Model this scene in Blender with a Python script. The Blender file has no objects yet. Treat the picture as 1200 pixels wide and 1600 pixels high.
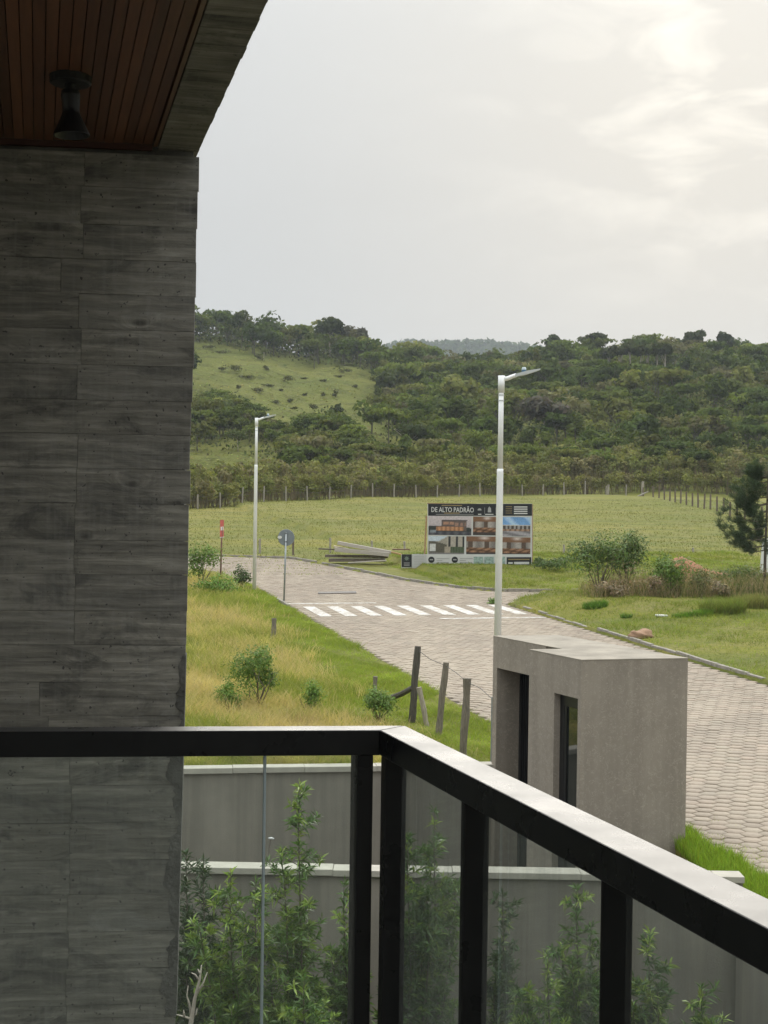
import bpy, bmesh, math, random
import numpy as np
from mathutils import Vector, Matrix

# ------------------------------------------------------------------ camera
SC = bpy.context.scene
COL = SC.collection
F = 2222.0          # focal length in pixels of the 1200 x 1600 photograph
EYE = 4.6           # eye height over the street in front of the gatehouse
PITCH, ROLL = 0.335, 0.8
cam_d = bpy.data.cameras.new('camera')
cam_d.sensor_fit = 'VERTICAL'; cam_d.sensor_height = 36.0; cam_d.lens = F / 1600.0 * 36.0
cam_d.clip_start = 0.05; cam_d.clip_end = 6000
cam = bpy.data.objects.new('camera', cam_d); COL.objects.link(cam)
RM = Matrix.Rotation(math.radians(90 - PITCH), 4, 'X') @ Matrix.Rotation(math.radians(ROLL), 4, 'Z')
cam.matrix_world = Matrix.Translation((0, 0, EYE)) @ RM
SC.camera = cam

# ------------------------------------------------------------------ world: bright overcast, sun behind thin cloud ahead right
SUN_AZ, SUN_EL = 13.5, 16.5      # degrees to the right of straight ahead / above the horizon
w = bpy.data.worlds.new('World'); SC.world = w; w.use_nodes = True
nt = w.node_tree; nt.nodes.clear()
def N(tree, t, **kw):
    n = tree.nodes.new(t)
    for k, v in kw.items():
        if k == 'inp':
            for i, val in v.items(): n.inputs[i].default_value = val
        else: setattr(n, k, v)
    return n
def math_n(tree, op, a, b=None, clamp=False):
    n = tree.nodes.new('ShaderNodeMath'); n.operation = op; n.use_clamp = clamp
    for i, v in enumerate((a, b)):
        if v is None: continue
        if isinstance(v, (int, float)): n.inputs[i].default_value = v
        else: tree.links.new(v, n.inputs[i])
    return n.outputs[0]
def mixc(tree, fac, a, b, blend='MIX'):
    n = tree.nodes.new('ShaderNodeMix'); n.data_type = 'RGBA'; n.blend_type = blend
    for sock, v in ((n.inputs[0], fac), (n.inputs[6], a), (n.inputs[7], b)):
        if isinstance(v, (int, float)): sock.default_value = v
        elif isinstance(v, tuple): sock.default_value = v if len(v) == 4 else v + (1,)
        else: tree.links.new(v, sock)
    return n.outputs[2]
def ramp(tree, fac, stops):
    n = tree.nodes.new('ShaderNodeValToRGB'); e = n.color_ramp.elements
    while len(e) < len(stops): e.new(0.5)
    for el, (p, c) in zip(e, stops):
        el.position = p; el.color = c if len(c) == 4 else tuple(c) + (1,)
    tree.links.new(fac, n.inputs[0]); return n.outputs[0]
sd = Vector((math.sin(math.radians(SUN_AZ)) * math.cos(math.radians(SUN_EL)),
             math.cos(math.radians(SUN_AZ)) * math.cos(math.radians(SUN_EL)), math.sin(math.radians(SUN_EL))))
tc = N(nt, 'ShaderNodeTexCoord'); dirv = tc.outputs['Generated']
sep = N(nt, 'ShaderNodeSeparateXYZ'); nt.links.new(dirv, sep.inputs[0])
zc = math_n(nt, 'MAXIMUM', sep.outputs[2], 0.0)
# cloud deck brightness (darkest at the horizon, brightest overhead)
grad = math_n(nt, 'ADD', 1.0, math_n(nt, 'MULTIPLY', math_n(nt, 'POWER', zc, 2.5), 4.5))
vd = N(nt, 'ShaderNodeVectorMath', operation='DOT_PRODUCT'); nt.links.new(dirv, vd.inputs[0]); vd.inputs[1].default_value = sd
sdot = math_n(nt, 'MAXIMUM', vd.outputs['Value'], 0.0)
glow_w = math_n(nt, 'POWER', sdot, 26.0)
glow_n = math_n(nt, 'POWER', sdot, 130.0)
mp = N(nt, 'ShaderNodeMapping'); mp.inputs['Scale'].default_value = (1.0, 1.0, 2.6); nt.links.new(dirv, mp.inputs[0])
cn = N(nt, 'ShaderNodeTexNoise', inp={'Scale': 12.0, 'Detail': 6.0, 'Roughness': 0.52, 'Distortion': 0.5}); nt.links.new(mp.outputs[0], cn.inputs['Vector'])
cn2 = N(nt, 'ShaderNodeTexNoise', inp={'Scale': 2.2, 'Detail': 3.0, 'Roughness': 0.5}); nt.links.new(mp.outputs[0], cn2.inputs['Vector'])
tears = ramp(nt, cn.outputs[0], [(0.46, (0, 0, 0)), (0.74, (1, 1, 1))])
soft = math_n(nt, 'ADD', 0.93, math_n(nt, 'MULTIPLY', cn2.outputs[0], 0.14))
base = mixc(nt, math_n(nt, 'MULTIPLY', glow_w, 0.9, True), (0.402, 0.414, 0.420), (0.480, 0.464, 0.425))
lum = math_n(nt, 'MULTIPLY', grad, soft)
deck = N(nt, 'ShaderNodeVectorMath', operation='SCALE'); nt.links.new(base, deck.inputs[0]); nt.links.new(lum, deck.inputs['Scale'])
tear_amt = math_n(nt, 'MULTIPLY', math_n(nt, 'MULTIPLY', tears, glow_n), 0.30)
tearc = N(nt, 'ShaderNodeVectorMath', operation='SCALE'); tearc.inputs[0].default_value = (1.0, 0.93, 0.78); nt.links.new(tear_amt, tearc.inputs['Scale'])
cl = N(nt, 'ShaderNodeVectorMath', operation='ADD'); nt.links.new(deck.outputs[0], cl.inputs[0]); nt.links.new(tearc.outputs[0], cl.inputs[1])
cl10 = N(nt, 'ShaderNodeVectorMath', operation='SCALE'); nt.links.new(cl.outputs[0], cl10.inputs[0]); cl10.inputs['Scale'].default_value = 10.0
sky = N(nt, 'ShaderNodeTexSky'); sky.sky_type = 'NISHITA'; sky.sun_disc = False
sky.sun_elevation = math.radians(SUN_EL); sky.sun_rotation = math.radians(SUN_AZ); sky.dust_density = 3.0
world_col = mixc(nt, 0.985, sky.outputs[0], cl10.outputs[0])
bg = N(nt, 'ShaderNodeBackground'); bg.inputs['Strength'].default_value = 0.1; nt.links.new(world_col, bg.inputs[0])
wo = N(nt, 'ShaderNodeOutputWorld'); nt.links.new(bg.outputs[0], wo.inputs[0])

# ------------------------------------------------------------------ sun
sl = bpy.data.lights.new('sun', 'SUN'); sl.energy = 1.4; sl.angle = math.radians(42); sl.color = (1.0, 0.95, 0.86)
so = bpy.data.objects.new('sun', sl); COL.objects.link(so)
so.rotation_mode = 'QUATERNION'; so.rotation_quaternion = sd.to_track_quat('Z', 'Y'); so.location = (20, 40, 60)

# ------------------------------------------------------------------ exposure and render settings
SC.view_settings.view_transform = 'Standard'; SC.view_settings.look = 'None'
SC.view_settings.exposure = 0.45; SC.view_settings.gamma = 1.0; SC.view_settings.use_curve_mapping = False
SC.render.engine = 'CYCLES'
SC.cycles.use_denoising = True
SC.cycles.max_bounces = 6; SC.cycles.diffuse_bounces = 3; SC.cycles.glossy_bounces = 3; SC.cycles.use_adaptive_sampling = True; SC.cycles.adaptive_threshold = .015; SC.cycles.transparent_max_bounces = 12; SC.cycles.volume_bounces = 0
SC.cycles.caustics_reflective = False; SC.cycles.caustics_refractive = False

# ------------------------------------------------------------------ helpers: photograph geometry
R3 = np.array(RM.to_3x3())
def ray(px, py): return R3 @ np.array([(px - 600) / F, (800 - py) / F, -1.0])
C0 = np.array([0, 0, EYE])
def PZ(px, py, z): r = ray(px, py); return C0 + r * ((z - EYE) / r[2])
def PY(px, py, y): r = ray(px, py); return C0 + r * (y / r[1])
def PV(px, py, a, b):          # point on the vertical plane through a and b
    r = ray(px, py); n = np.array([-(b[1] - a[1]), b[0] - a[0]])
    t = (n @ np.array(a[:2])) / (n @ r[:2]); return C0 + r * t
def proj(P):
    q = (np.atleast_2d(P) - C0) @ R3
    return np.stack([600 + F * q[:, 0] / -q[:, 2], 800 - F * q[:, 1] / -q[:, 2]], 1)
RS, RC = math.sin(math.radians(13.7)), math.cos(math.radians(13.7))   # road direction: 13.7 degrees to the left
def st(x, y): return x * RC + y * RS, -x * RS + y * RC
def xy(s, t): return s * RC - t * RS, s * RS + t * RC
def inpoly(px, py, poly):
    px = np.asarray(px, float); py = np.asarray(py, float); r = np.zeros(px.shape, bool)
    n = len(poly)
    for i in range(n):
        (x1, y1), (x2, y2) = poly[i], poly[(i + 1) % n]
        c = ((y1 > py) != (y2 > py)) & (px < (x2 - x1) * (py - y1) / ((y2 - y1) or 1e-9) + x1)
        r ^= c
    return r
PAVE = [(8.7, -30), (8.7, 56), (8.6, 62.2), (7.9, 66.6), (-30, 68.5), (-30, 79), (9.3, 77.6), (13.3, 75.4), (14.1, 71.5), (16, 60.6),
        (17.2, 57), (18.4, 55.2), (60, 54.0), (60, 49.8), (18.2, 51.4), (16.95, 50.0), (16.95, -30)]
def wob(x, y, k=1.0):
    return (np.sin(x * 1.3 * k + 1.7) * np.cos(y * 1.1 * k + .4) + .6 * np.sin(x * 2.7 * k + y * 1.9 * k) + .4 * np.cos(x * 4.9 * k - y * 3.7 * k + 2)) / 2
def roadz(y): return .027 * (y - 18.2)
SKYL = np.array([(-400, 470), (200, 476), (310, 482), (400, 492), (470, 512), (510, 506), (560, 515), (600, 531), (650, 541), (700, 543),
                 (760, 546), (830, 537), (870, 524), (950, 521), (1080, 517), (1200, 521), (1700, 520)], float)
YR = 380.0
def hillz(x, y):
    px = 600 + F * x / y
    ys = np.interp(px, SKYL[:, 0], SKYL[:, 1]) + 44
    zr = EYE + (786 - ys) / F * YR
    f = np.clip((y - 165) / (YR - 165), 0, 1)
    f = f ** 1.08
    z = 5.56 + (zr - 5.56) * f - np.maximum(y - YR, 0) * .10
    return z + wob(x, y, .05) * 2.2 * np.clip((y - 170) / 60, 0, 1) * np.clip((YR - y) / 60, 0, 1)
def groundz(x, y):
    x = np.asarray(x, float); y = np.asarray(y, float)
    s, t = st(x, y)
    z = np.where(y < 76, roadz(y), 1.56 + .045 * (y - 76))
    ins = inpoly(s, t, PAVE)
    bank = np.where(s > 15, np.clip((s - 17) * (.07 + .17 * np.clip((t - 43) / 4, 0, 1)), 0, .46) * np.clip((51.4 - t) / 1.2, 0, 1), 0)
    bank = bank + np.where((s > 18) & (t > 53.5), np.clip((t - 55) * .03, 0, .3), 0)
    left = np.where(s < 8.7, np.clip((8.7 - s) * .03, 0, .2), 0)
    z = z + np.where(ins, -.09, .07 + bank + left + .04 * wob(x, y))
    z = z + np.where(y > 82, wob(x, y, .12) * .18 * np.clip((y - 82) / 20, 0, 1), 0)
    return np.where(y > 165, hillz(x, np.maximum(y, 1)), z)
def gz(x, y): return float(groundz(np.array([x]), np.array([y]))[0])

# ------------------------------------------------------------------ helpers: objects
def org(o):
    v = np.zeros(3)
    while o is not None: v += np.array(o.location); o = o.parent
    return v
def tag(o, label=None, cat=None, group=None, kind=None):
    for k, v in (('label', label), ('category', cat), ('group', group), ('kind', kind)):
        if v: o[k] = v
    return o
def empty(name, loc):
    o = bpy.data.objects.new(name, None); COL.objects.link(o); o.location = [float(v) for v in loc]; o.empty_display_size = .2
    return o
def link(name, me, parent=None, loc=None, rotz=0.0):
    o = bpy.data.objects.new(name, me); COL.objects.link(o)
    if parent is not None: o.parent = parent
    l = np.zeros(3) if loc is None else np.array(loc, float)
    if parent is not None and loc is not None: l = l - org(parent)
    o.location = [float(v) for v in l]; o.rotation_euler = (0, 0, rotz)
    return o
def npmesh(name, V, F4, mat, cols=None, smooth=False):
    """V (n,3); F4 (m,k) array of equal-sided faces or a list of such arrays"""
    me = bpy.data.meshes.new(name)
    fl = [f for f in (F4 if isinstance(F4, list) else [F4]) if len(f)]
    V = np.asarray(V, np.float32)
    me.vertices.add(len(V)); me.vertices.foreach_set('co', V.ravel())
    nl = sum(f.size for f in fl); npoly = sum(len(f) for f in fl)
    me.loops.add(nl); me.polygons.add(npoly)
    me.loops.foreach_set('vertex_index', np.concatenate([f.ravel() for f in fl]).astype(np.int32))
    ks = np.concatenate([np.full(len(f), f.shape[1]) for f in fl])
    me.polygons.foreach_set('loop_start', np.concatenate([[0], np.cumsum(ks)[:-1]]).astype(np.int32))
    if cols is not None:
        a = me.color_attributes.new('tint', 'FLOAT_COLOR', 'POINT')
        c = np.ones((len(V), 4), np.float32); c[:, :3] = cols
        a.data.foreach_set('color', c.ravel())
    me.update(calc_edges=True); me.validate()
    if smooth: me.polygons.foreach_set('use_smooth', np.ones(npoly, bool)); me.update()
    if mat: me.materials.append(mat)
    return me
def npobj(name, V, F4, mat, parent=None, cols=None, smooth=False):
    V = np.asarray(V, float)
    o0 = org(parent) if parent is not None else np.zeros(3)
    return link(name, npmesh(name, V - o0, F4, mat, cols, smooth), parent)

class MB:
    """collects shapes in world coordinates; build() makes one mesh object"""
    def __init__(s): s.v = []; s.f = []
    def add(s, vs, fs):
        n = len(s.v); s.v += [tuple(float(c) for c in v) for v in vs]; s.f += [tuple(i + n for i in f) for f in fs]; return s
    def hexa(s, b, t):       # bottom ring of k points, top ring of k points
        k = len(b); return s.add(list(b) + list(t), [tuple(range(k))[::-1], tuple(range(k, 2 * k))] + [(i, (i + 1) % k, k + (i + 1) % k, k + i) for i in range(k)])
    def prism(s, poly, z0, z1):
        return s.hexa([(p[0], p[1], z0) for p in poly], [(p[0], p[1], z1) for p in poly])
    def box(s, x0, x1, y0, y1, z0, z1): return s.prism([(x0, y0), (x1, y0), (x1, y1), (x0, y1)], z0, z1)
    def beam(s, p0, p1, wd, ht, up=(0, 0, 1)):
        p0, p1 = np.array(p0, float), np.array(p1, float); d = p1 - p0; d /= np.linalg.norm(d)
        u = np.array(up, float); a = np.cross(d, u); a /= np.linalg.norm(a); b = np.cross(a, d)
        ring = [a * wd / 2 + b * ht / 2, -a * wd / 2 + b * ht / 2, -a * wd / 2 - b * ht / 2, a * wd / 2 - b * ht / 2]
        return s.hexa([p0 + r for r in ring], [p1 + r for r in ring])
    def tube(s, pts, rad, n=8, cap=True):
        pts = [np.array(p, float) for p in pts]
        if isinstance(rad, (int, float)): rad = [rad] * len(pts)
        base = len(s.v); ref = np.array([0.31, 0.17, 0.93])
        for i, p in enumerate(pts):
            d = pts[min(i + 1, len(pts) - 1)] - pts[max(i - 1, 0)]; d = d / (np.linalg.norm(d) + 1e-9)
            a = np.cross(d, ref if abs(d @ ref) < .95 else np.array([1., 0, 0])); a /= np.linalg.norm(a); b = np.cross(d, a)
            for k in range(n):
                th = 2 * math.pi * k / n; q = p + (a * math.cos(th) + b * math.sin(th)) * rad[i]; s.v.append(tuple(float(c) for c in q))
        for i in range(len(pts) - 1):
            for k in range(n):
                s.f.append((base + i * n + k, base + i * n + (k + 1) % n, base + (i + 1) * n + (k + 1) % n, base + (i + 1) * n + k))
        if cap:
            s.f.append(tuple(base + k for k in range(n))[::-1]); m = base + (len(pts) - 1) * n; s.f.append(tuple(m + k for k in range(n)))
        return s
    def mesh(s, name, mat, off=(0, 0, 0), bevel=0.0, smooth=False):
        me = bpy.data.meshes.new(name)
        o = np.array(off, float)
        me.from_pydata([tuple(np.array(v) - o) for v in s.v], [], s.f)
        bm = bmesh.new(); bm.from_mesh(me); bmesh.ops.recalc_face_normals(bm, faces=bm.faces)
        if bevel: bmesh.ops.bevel(bm, geom=bm.edges[:], offset=bevel, segments=2, profile=.5, affect='EDGES', clamp_overlap=True)
        bm.to_mesh(me); bm.free()
        if smooth:
            for p in me.polygons: p.use_smooth = True
        if mat: me.materials.append(mat)
        return me
    def build(s, name, mat, parent=None, bevel=0.0, smooth=False, loc=None):
        if loc is not None: return link(name, s.mesh(name, mat, loc, bevel, smooth), parent, loc)
        o0 = org(parent) if parent is not None else np.zeros(3)
        return link(name, s.mesh(name, mat, o0, bevel, smooth), parent)

# ------------------------------------------------------------------ helpers: materials
def newmat(name):
    m = bpy.data.materials.new(name); m.use_nodes = True; t = m.node_tree; t.nodes.clear()
    out = N(t, 'ShaderNodeOutputMaterial'); b = N(t, 'ShaderNodeBsdfPrincipled'); t.links.new(b.outputs[0], out.inputs[0])
    return m, t, b, out
def coords(t, scale=(1, 1, 1), rnd=False, kind='Object'):
    c = N(t, 'ShaderNodeTexCoord'); v = c.outputs[kind]
    if rnd:
        oi = N(t, 'ShaderNodeObjectInfo'); ad = N(t, 'ShaderNodeVectorMath', operation='ADD'); sc = math_n(t, 'MULTIPLY', oi.outputs['Random'], 37.0)
        cb = N(t, 'ShaderNodeCombineXYZ')
        for i in range(3): t.links.new(sc, cb.inputs[i])
        t.links.new(v, ad.inputs[0]); t.links.new(cb.outputs[0], ad.inputs[1]); v = ad.outputs[0]
    m = N(t, 'ShaderNodeMapping'); m.inputs['Scale'].default_value = scale; t.links.new(v, m.inputs[0]); return m.outputs[0]
def noise(t, vec, scale, detail=4, rough=.55, dist=0.0):
    n = N(t, 'ShaderNodeTexNoise', inp={'Scale': scale, 'Detail': detail, 'Roughness': rough, 'Distortion': dist}); t.links.new(vec, n.inputs['Vector']); return n.outputs[0]
def bump(t, b, h, strength, dist=.01):
    n = N(t, 'ShaderNodeBump'); n.inputs['Strength'].default_value = strength; n.inputs['Distance'].default_value = dist
    t.links.new(h, n.inputs['Height']); t.links.new(n.outputs[0], b.inputs['Normal'])
def simple(name, c, rough=.6, var=.18, scale=6, metal=0.0, bmp=.15, rnd=True, bdist=.01, stretch=(1, 1, 1)):
    m, t, b, o = newmat(name); v = coords(t, stretch, rnd); n = noise(t, v, scale, 6, .6); n2 = noise(t, v, scale * 7, 3)
    dk = tuple(x * (1 - var) for x in c); lt = tuple(min(1, x * (1 + var)) for x in c)
    col = ramp(t, n, [(.3, dk), (.7, lt)]); t.links.new(col, b.inputs['Base Color'])
    b.inputs['Roughness'].default_value = rough; b.inputs['Metallic'].default_value = metal
    if bmp: bump(t, b, n2, bmp, bdist)
    return m
def tintmat(name, rough=.6, transl=.35, gloss=.25, var=.15):
    m, t, b, out = newmat(name)
    a = N(t, 'ShaderNodeVertexColor'); a.layer_name = 'tint'
    t.links.new(a.outputs[0], b.inputs['Base Color']); b.inputs['Roughness'].default_value = rough; b.inputs['Specular IOR Level'].default_value = gloss
    if transl:
        tr = N(t, 'ShaderNodeBsdfTranslucent'); t.links.new(mixc(t, 1.0, a.outputs[0], (1.1, 1.15, .6), 'MULTIPLY'), tr.inputs[0])
        mx = N(t, 'ShaderNodeMixShader'); mx.inputs[0].default_value = transl
        t.links.new(b.outputs[0], mx.inputs[1]); t.links.new(tr.outputs[0], mx.inputs[2]); t.links.new(mx.outputs[0], out.inputs[0])
    return m
rng = np.random.default_rng(7)
random.seed(7)
LEAF = tintmat('leaf', .55, .3); LEAF_FAR = tintmat('far_leaf', .7, .4, .1); BLADE = tintmat('grass_blade', .6, .5, .2)
LEAF_GLOSS = tintmat('glossy_leaf', .35, .25, .5)
TINT = tintmat('tinted', .8, 0, .2)
BARK = simple('bark', (.13, .105, .08), .9, .3, 20, stretch=(3, 3, 1)); DRYBARK = simple('dry_bark', (.42, .37, .30), .85, .2, 25)
# ================================================================== GROUND
YARD = [(-30, -30), (-30, 20.9), (-3, 21.45), (1.8, 22.2), (2.7, 21.9), (3.9, 19.7), xy(8.66, 19.6), xy(8.66, -30)]
def ground_mat(name):
    m, t, b, out = newmat(name); v = coords(t, (1, 1, 1), False)
    n1 = noise(t, v, .055, 5, .6); n2 = noise(t, v, .6, 6, .65); n3 = noise(t, v, 5.0, 5, .7)
    st_ = N(t, 'ShaderNodeMapping'); st_.inputs['Scale'].default_value = (.06, .45, 1); t.links.new(v, st_.inputs[0])
    n4 = noise(t, st_.outputs[0], 1.0, 5, .65)
    c = ramp(t, n1, [(.35, (.165, .18, .034)), (.55, (.235, .22, .05)), (.7, (.285, .245, .07))])
    c = mixc(t, ramp(t, n4, [(.42, (0, 0, 0)), (.62, (.75, .75, .75))]), c, (.125, .150, .038))
    c = mixc(t, ramp(t, n2, [(.45, (0, 0, 0)), (.75, (.7, .7, .7))]), c, (.27, .235, .105))
    c = mixc(t, ramp(t, n3, [(.35, (.55, .55, .55)), (.55, (0, 0, 0))]), c, (.085, .095, .03))
    t.links.new(c, b.inputs['Base Color']); b.inputs['Roughness'].default_value = .95; b.inputs['Specular IOR Level'].default_value = .1
    h = math_n(t, 'ADD', math_n(t, 'MULTIPLY', n3, .5), n2); bump(t, b, h, .9, .12)
    return m
GROUND = ground_mat('pasture_grass')
def lines(*segs):
    out = []
    for a, b, d in segs: out += list(np.arange(a, b, d))
    return np.array(sorted(set(np.round(out, 4))))
sl_ = np.unique(np.concatenate([lines((-120, -6, 3), (-6, 36, .35), (36, 160, 3)), [8.68, 8.72, 16.93, 16.97]]))
tl_ = np.unique(lines((-40, 10, 2.5), (10, 84, .35), (84, 215, 1.5)))
S, T = np.meshgrid(sl_, tl_, indexing='ij'); X, Y = xy(S, T)
Z = groundz(X, np.maximum(Y, -40)); V = np.stack([X.ravel(), Y.ravel(), Z.ravel()], 1)
ni, nj = S.shape; I = np.arange(ni * nj).reshape(ni, nj)
Q = np.stack([I[:-1, :-1], I[1:, :-1], I[1:, 1:], I[:-1, 1:]], -1).reshape(-1, 4)
cx = V[Q].mean(1)
keep = ~inpoly(cx[:, 0], cx[:, 1], YARD) & (cx[:, 1] < 172)
tag(npobj('ground', V, Q[keep], GROUND, smooth=True), kind='structure')
YARDM = simple('yard_soil', (.055, .05, .035), .95, .3, 3, bmp=.6, bdist=.05)
tag(MB().add([(-40, -40, -1.6), (60, -40, -1.6), (60, 45, -1.6), (-40, 45, -1.6)], [(0, 1, 2, 3)]).build('yard_ground', YARDM), kind='structure')

BANK = [(8.08, 2), (8.745, 2), (8.745, 20.2), (8.5, 20.2), (8.47, 17.6), (8.3, 17.42), (7.95, 15.5), (8.1, 15.25)]
bq = [xy(*p) for p in BANK]
tag(MB().hexa([(x, y, -1.62) for x, y in bq], [(x, y, roadz(y) + .05) for x, y in bq]).build('verge_bank', GROUND), kind='structure')

# hill behind the field
us = np.linspace(-.62, .62, 150); ys_ = np.concatenate([np.linspace(160, 400, 110), np.linspace(405, 800, 30)])
U, YY = np.meshgrid(us, ys_, indexing='ij'); XX = U * YY; ZZ = hillz(XX, YY) - .05
ZZ = np.where(YY < 164, ZZ - .6, ZZ)
V = np.stack([XX.ravel(), YY.ravel(), ZZ.ravel()], 1); ni, nj = U.shape; I = np.arange(ni * nj).reshape(ni, nj)
Q = np.stack([I[:-1, :-1], I[1:, :-1], I[1:, 1:], I[:-1, 1:]], -1).reshape(-1, 4)
def hill_mat():
    m, t, b, out = newmat('hill_grass'); v = coords(t)
    n1 = noise(t, v, .03, 5, .6); n2 = noise(t, v, .22, 6, .65); n3 = noise(t, v, .9, 5, .7)
    c = ramp(t, n1, [(.35, (.130, .155, .036)), (.6, (.200, .205, .055))])
    c = mixc(t, ramp(t, n2, [(.47, (0, 0, 0)), (.68, (.9, .9, .9))]), c, (.085, .098, .03))
    c = mixc(t, ramp(t, n3, [(.5, (0, 0, 0)), (.75, (.7, .7, .7))]), c, (.22, .20, .09))
    t.links.new(c, b.inputs['Base Color']); b.inputs['Roughness'].default_value = 1; b.inputs['Specular IOR Level'].default_value = .05
    bump(t, b, math_n(t, 'ADD', n2, n3), 1.0, .8); return m
HILLM = hill_mat()
tag(npobj('hill', V, Q, HILLM, smooth=True), kind='structure')
# far ridge
FR = np.array([(300, 560), (560, 545), (600, 533), (640, 524), (670, 528), (710, 526), (750, 523), (790, 527), (830, 531), (880, 545), (1300, 560)], float)
us = np.linspace(-.22, .36, 120); ys_ = np.linspace(1250, 1900, 24); U, YY = np.meshgrid(us, ys_, indexing='ij'); XX = U * YY
rz_ = EYE + (786 - np.interp(600 + F * U, FR[:, 0], FR[:, 1])) / F * 1550
def farz(x, y):
    r = EYE - 13 + (789 - np.interp(600 + F * x / y, FR[:, 0], FR[:, 1])) / F * 1550
    return 20 + (r - 20) * np.clip(1 - np.abs(y - 1550) / 420, 0, 1) ** .9
ZZ = farz(XX, YY); V = np.stack([XX.ravel(), YY.ravel(), ZZ.ravel()], 1); ni, nj = U.shape; I = np.arange(ni * nj).reshape(ni, nj)
Q = np.stack([I[:-1, :-1], I[1:, :-1], I[1:, 1:], I[:-1, 1:]], -1).reshape(-1, 4)
tag(npobj('far_hill', V, Q, HILLM, smooth=True), kind='structure')

# ================================================================== ROAD of hexagonal concrete pavers
def road_sheet_mat():
    m, t, b, out = newmat('joint_sand'); v = coords(t); n = noise(t, v, 3, 5); n2 = noise(t, v, .35, 4)
    c = ramp(t, n, [(.3, (.06, .05, .04)), (.7, (.13, .11, .08))])
    c = mixc(t, ramp(t, n2, [(.55, (0, 0, 0)), (.7, (.8, .8, .8))]), c, (.13, .15, .05))
    t.links.new(c, b.inputs['Base Color']); b.inputs['Roughness'].default_value = .95; return m
PV_POLY = [xy(a, b) for a, b in PAVE]
mb = MB(); mb.add([(x, y, roadz(y) - .022) for x, y in PV_POLY], [tuple(range(len(PV_POLY)))])
road = tag(mb.build('road', road_sheet_mat()), kind='structure')
HX = .14; hw = HX * 2; rowh = hw * math.sqrt(3) / 2; rad_h = HX / math.cos(math.pi / 6)
ss, tt = [], []
for j in range(int((79 - 12) / rowh)):
    t0 = 12 + j * rowh
    srow = np.arange(-14 if t0 > 66 else 8.5, 60 if 49 < t0 < 58 else 17.2, hw) + (j % 2) * HX
    ss.append(srow); tt.append(np.full(len(srow), t0))
ss = np.concatenate(ss); tt = np.concatenate(tt)
ok = inpoly(ss - .1, tt, PAVE) & inpoly(ss + .1, tt, PAVE); ss, tt = ss[ok], tt[ok]
px_, py_ = xy(ss, tt); pz_ = roadz(py_)
P2 = proj(np.stack([px_, py_, pz_], 1))
rail_line = 1200 + .482 * (P2[:, 0] - 777) + 0
vis = (P2[:, 0] > 1073) & (P2[:, 0] < 1203) & (P2[:, 1] < rail_line + 4)
order = np.argsort(np.where(vis, py_, 1e6)); near = np.zeros(len(ss), bool); near[order[:min(300, int(vis.sum()))]] = True
# a paver: bevelled hexagonal block
ang = np.arange(6) * math.pi / 3 + math.pi / 6 + math.radians(13.7)
def hexring(r, z): return np.stack([r * np.cos(ang), r * np.sin(ang), np.full(6, z)], 1)
HXV = np.concatenate([hexring(rad_h * .965, -.03), hexring(rad_h * .965, -.004), hexring(rad_h * .935, 0)])
HXF4 = np.array([[i + a, (i + 1) % 6 + a, (i + 1) % 6 + 6 + a, i + 6 + a] for a in (0, 6) for i in range(6)]); HXF6 = np.array([[12, 13, 14, 15, 16, 17]])
def paver_mat(attr):
    m, t, b, out = newmat('concrete_paver' + ('s' if attr else '')); v = coords(t, (1, 1, 1), not attr)
    n = noise(t, v, 14, 6, .7); ge = N(t, 'ShaderNodeNewGeometry'); nb = noise(t, ge.outputs['Position'], .45, 6, .65)
    if attr: a = N(t, 'ShaderNodeVertexColor'); a.layer_name = 'tint'; c0 = a.outputs[0]
    else:
        oi = N(t, 'ShaderNodeObjectInfo'); c0 = oi.outputs['Color']
    c = mixc(t, .8, c0, ramp(t, n, [(.25, (.62, .6, .58)), (.75, (1.15, 1.12, 1.08))]), 'MULTIPLY')
    c = mixc(t, ramp(t, nb, [(.48, (0, 0, 0)), (.70, (.6, .6, .6))]), c, (.235, .195, .150))
    sm_ = N(t, 'ShaderNodeMapping'); sm_.inputs['Rotation'].default_value = (0, 0, -.24); sm_.inputs['Scale'].default_value = (.5, .09, 1); t.links.new(ge.outputs['Position'], sm_.inputs[0])
    c = mixc(t, ramp(t, noise(t, sm_.outputs[0], 1.0, 6, .7), [(.48, (0, 0, 0)), (.66, (.75, .75, .75))]), c, (.40, .335, .25))
    t.links.new(c, b.inputs['Base Color']); b.inputs['Roughness'].default_value = .78; bump(t, b, n, .35, .006); return m
PAVM, PAVA = paver_mat(False), paver_mat(True)
def pcol(n): 
    g = rng.normal(1, .06, (n, 1)); c = np.array([[.345, .288, .222]]) * g; c[:, 0] *= 1 + rng.normal(0, .015, n); return np.clip(c, .1, .5)
pc = pcol(len(ss)); tilt = rng.normal(0, .011, (len(ss), 2)); dz = rng.normal(0, .0025, len(ss))
pme = npmesh('paver', HXV, [HXF4, HXF6], PAVM)
for i in np.where(near)[0]:
    o = link('paver', pme, road, (px_[i], py_[i], pz_[i] + dz[i])); o.rotation_euler = (tilt[i, 0], tilt[i, 1], 0); o.color = (*pc[i], 1)
def pav_join(idx):
    n = len(idx); v = HXV[None] + np.stack([px_[idx], py_[idx], pz_[idx] + dz[idx]], 1)[:, None]
    v[:, :, 2] += HXV[None, :, 0] * tilt[idx, 1][:, None] + HXV[None, :, 1] * tilt[idx, 0][:, None]
    o4 = (HXF4[None] + (np.arange(n) * 18)[:, None, None]).reshape(-1, 4); o6 = (HXF6[None] + (np.arange(n) * 18)[:, None, None]).reshape(-1, 6)
    return v.reshape(-1, 3), [o4, o6], np.repeat(pc[idx], 18, 0)
v, f, c = pav_join(np.where(~near)[0])
tag(npobj('paving', v, f, PAVA, road, cols=c), kind='stuff')

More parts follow.
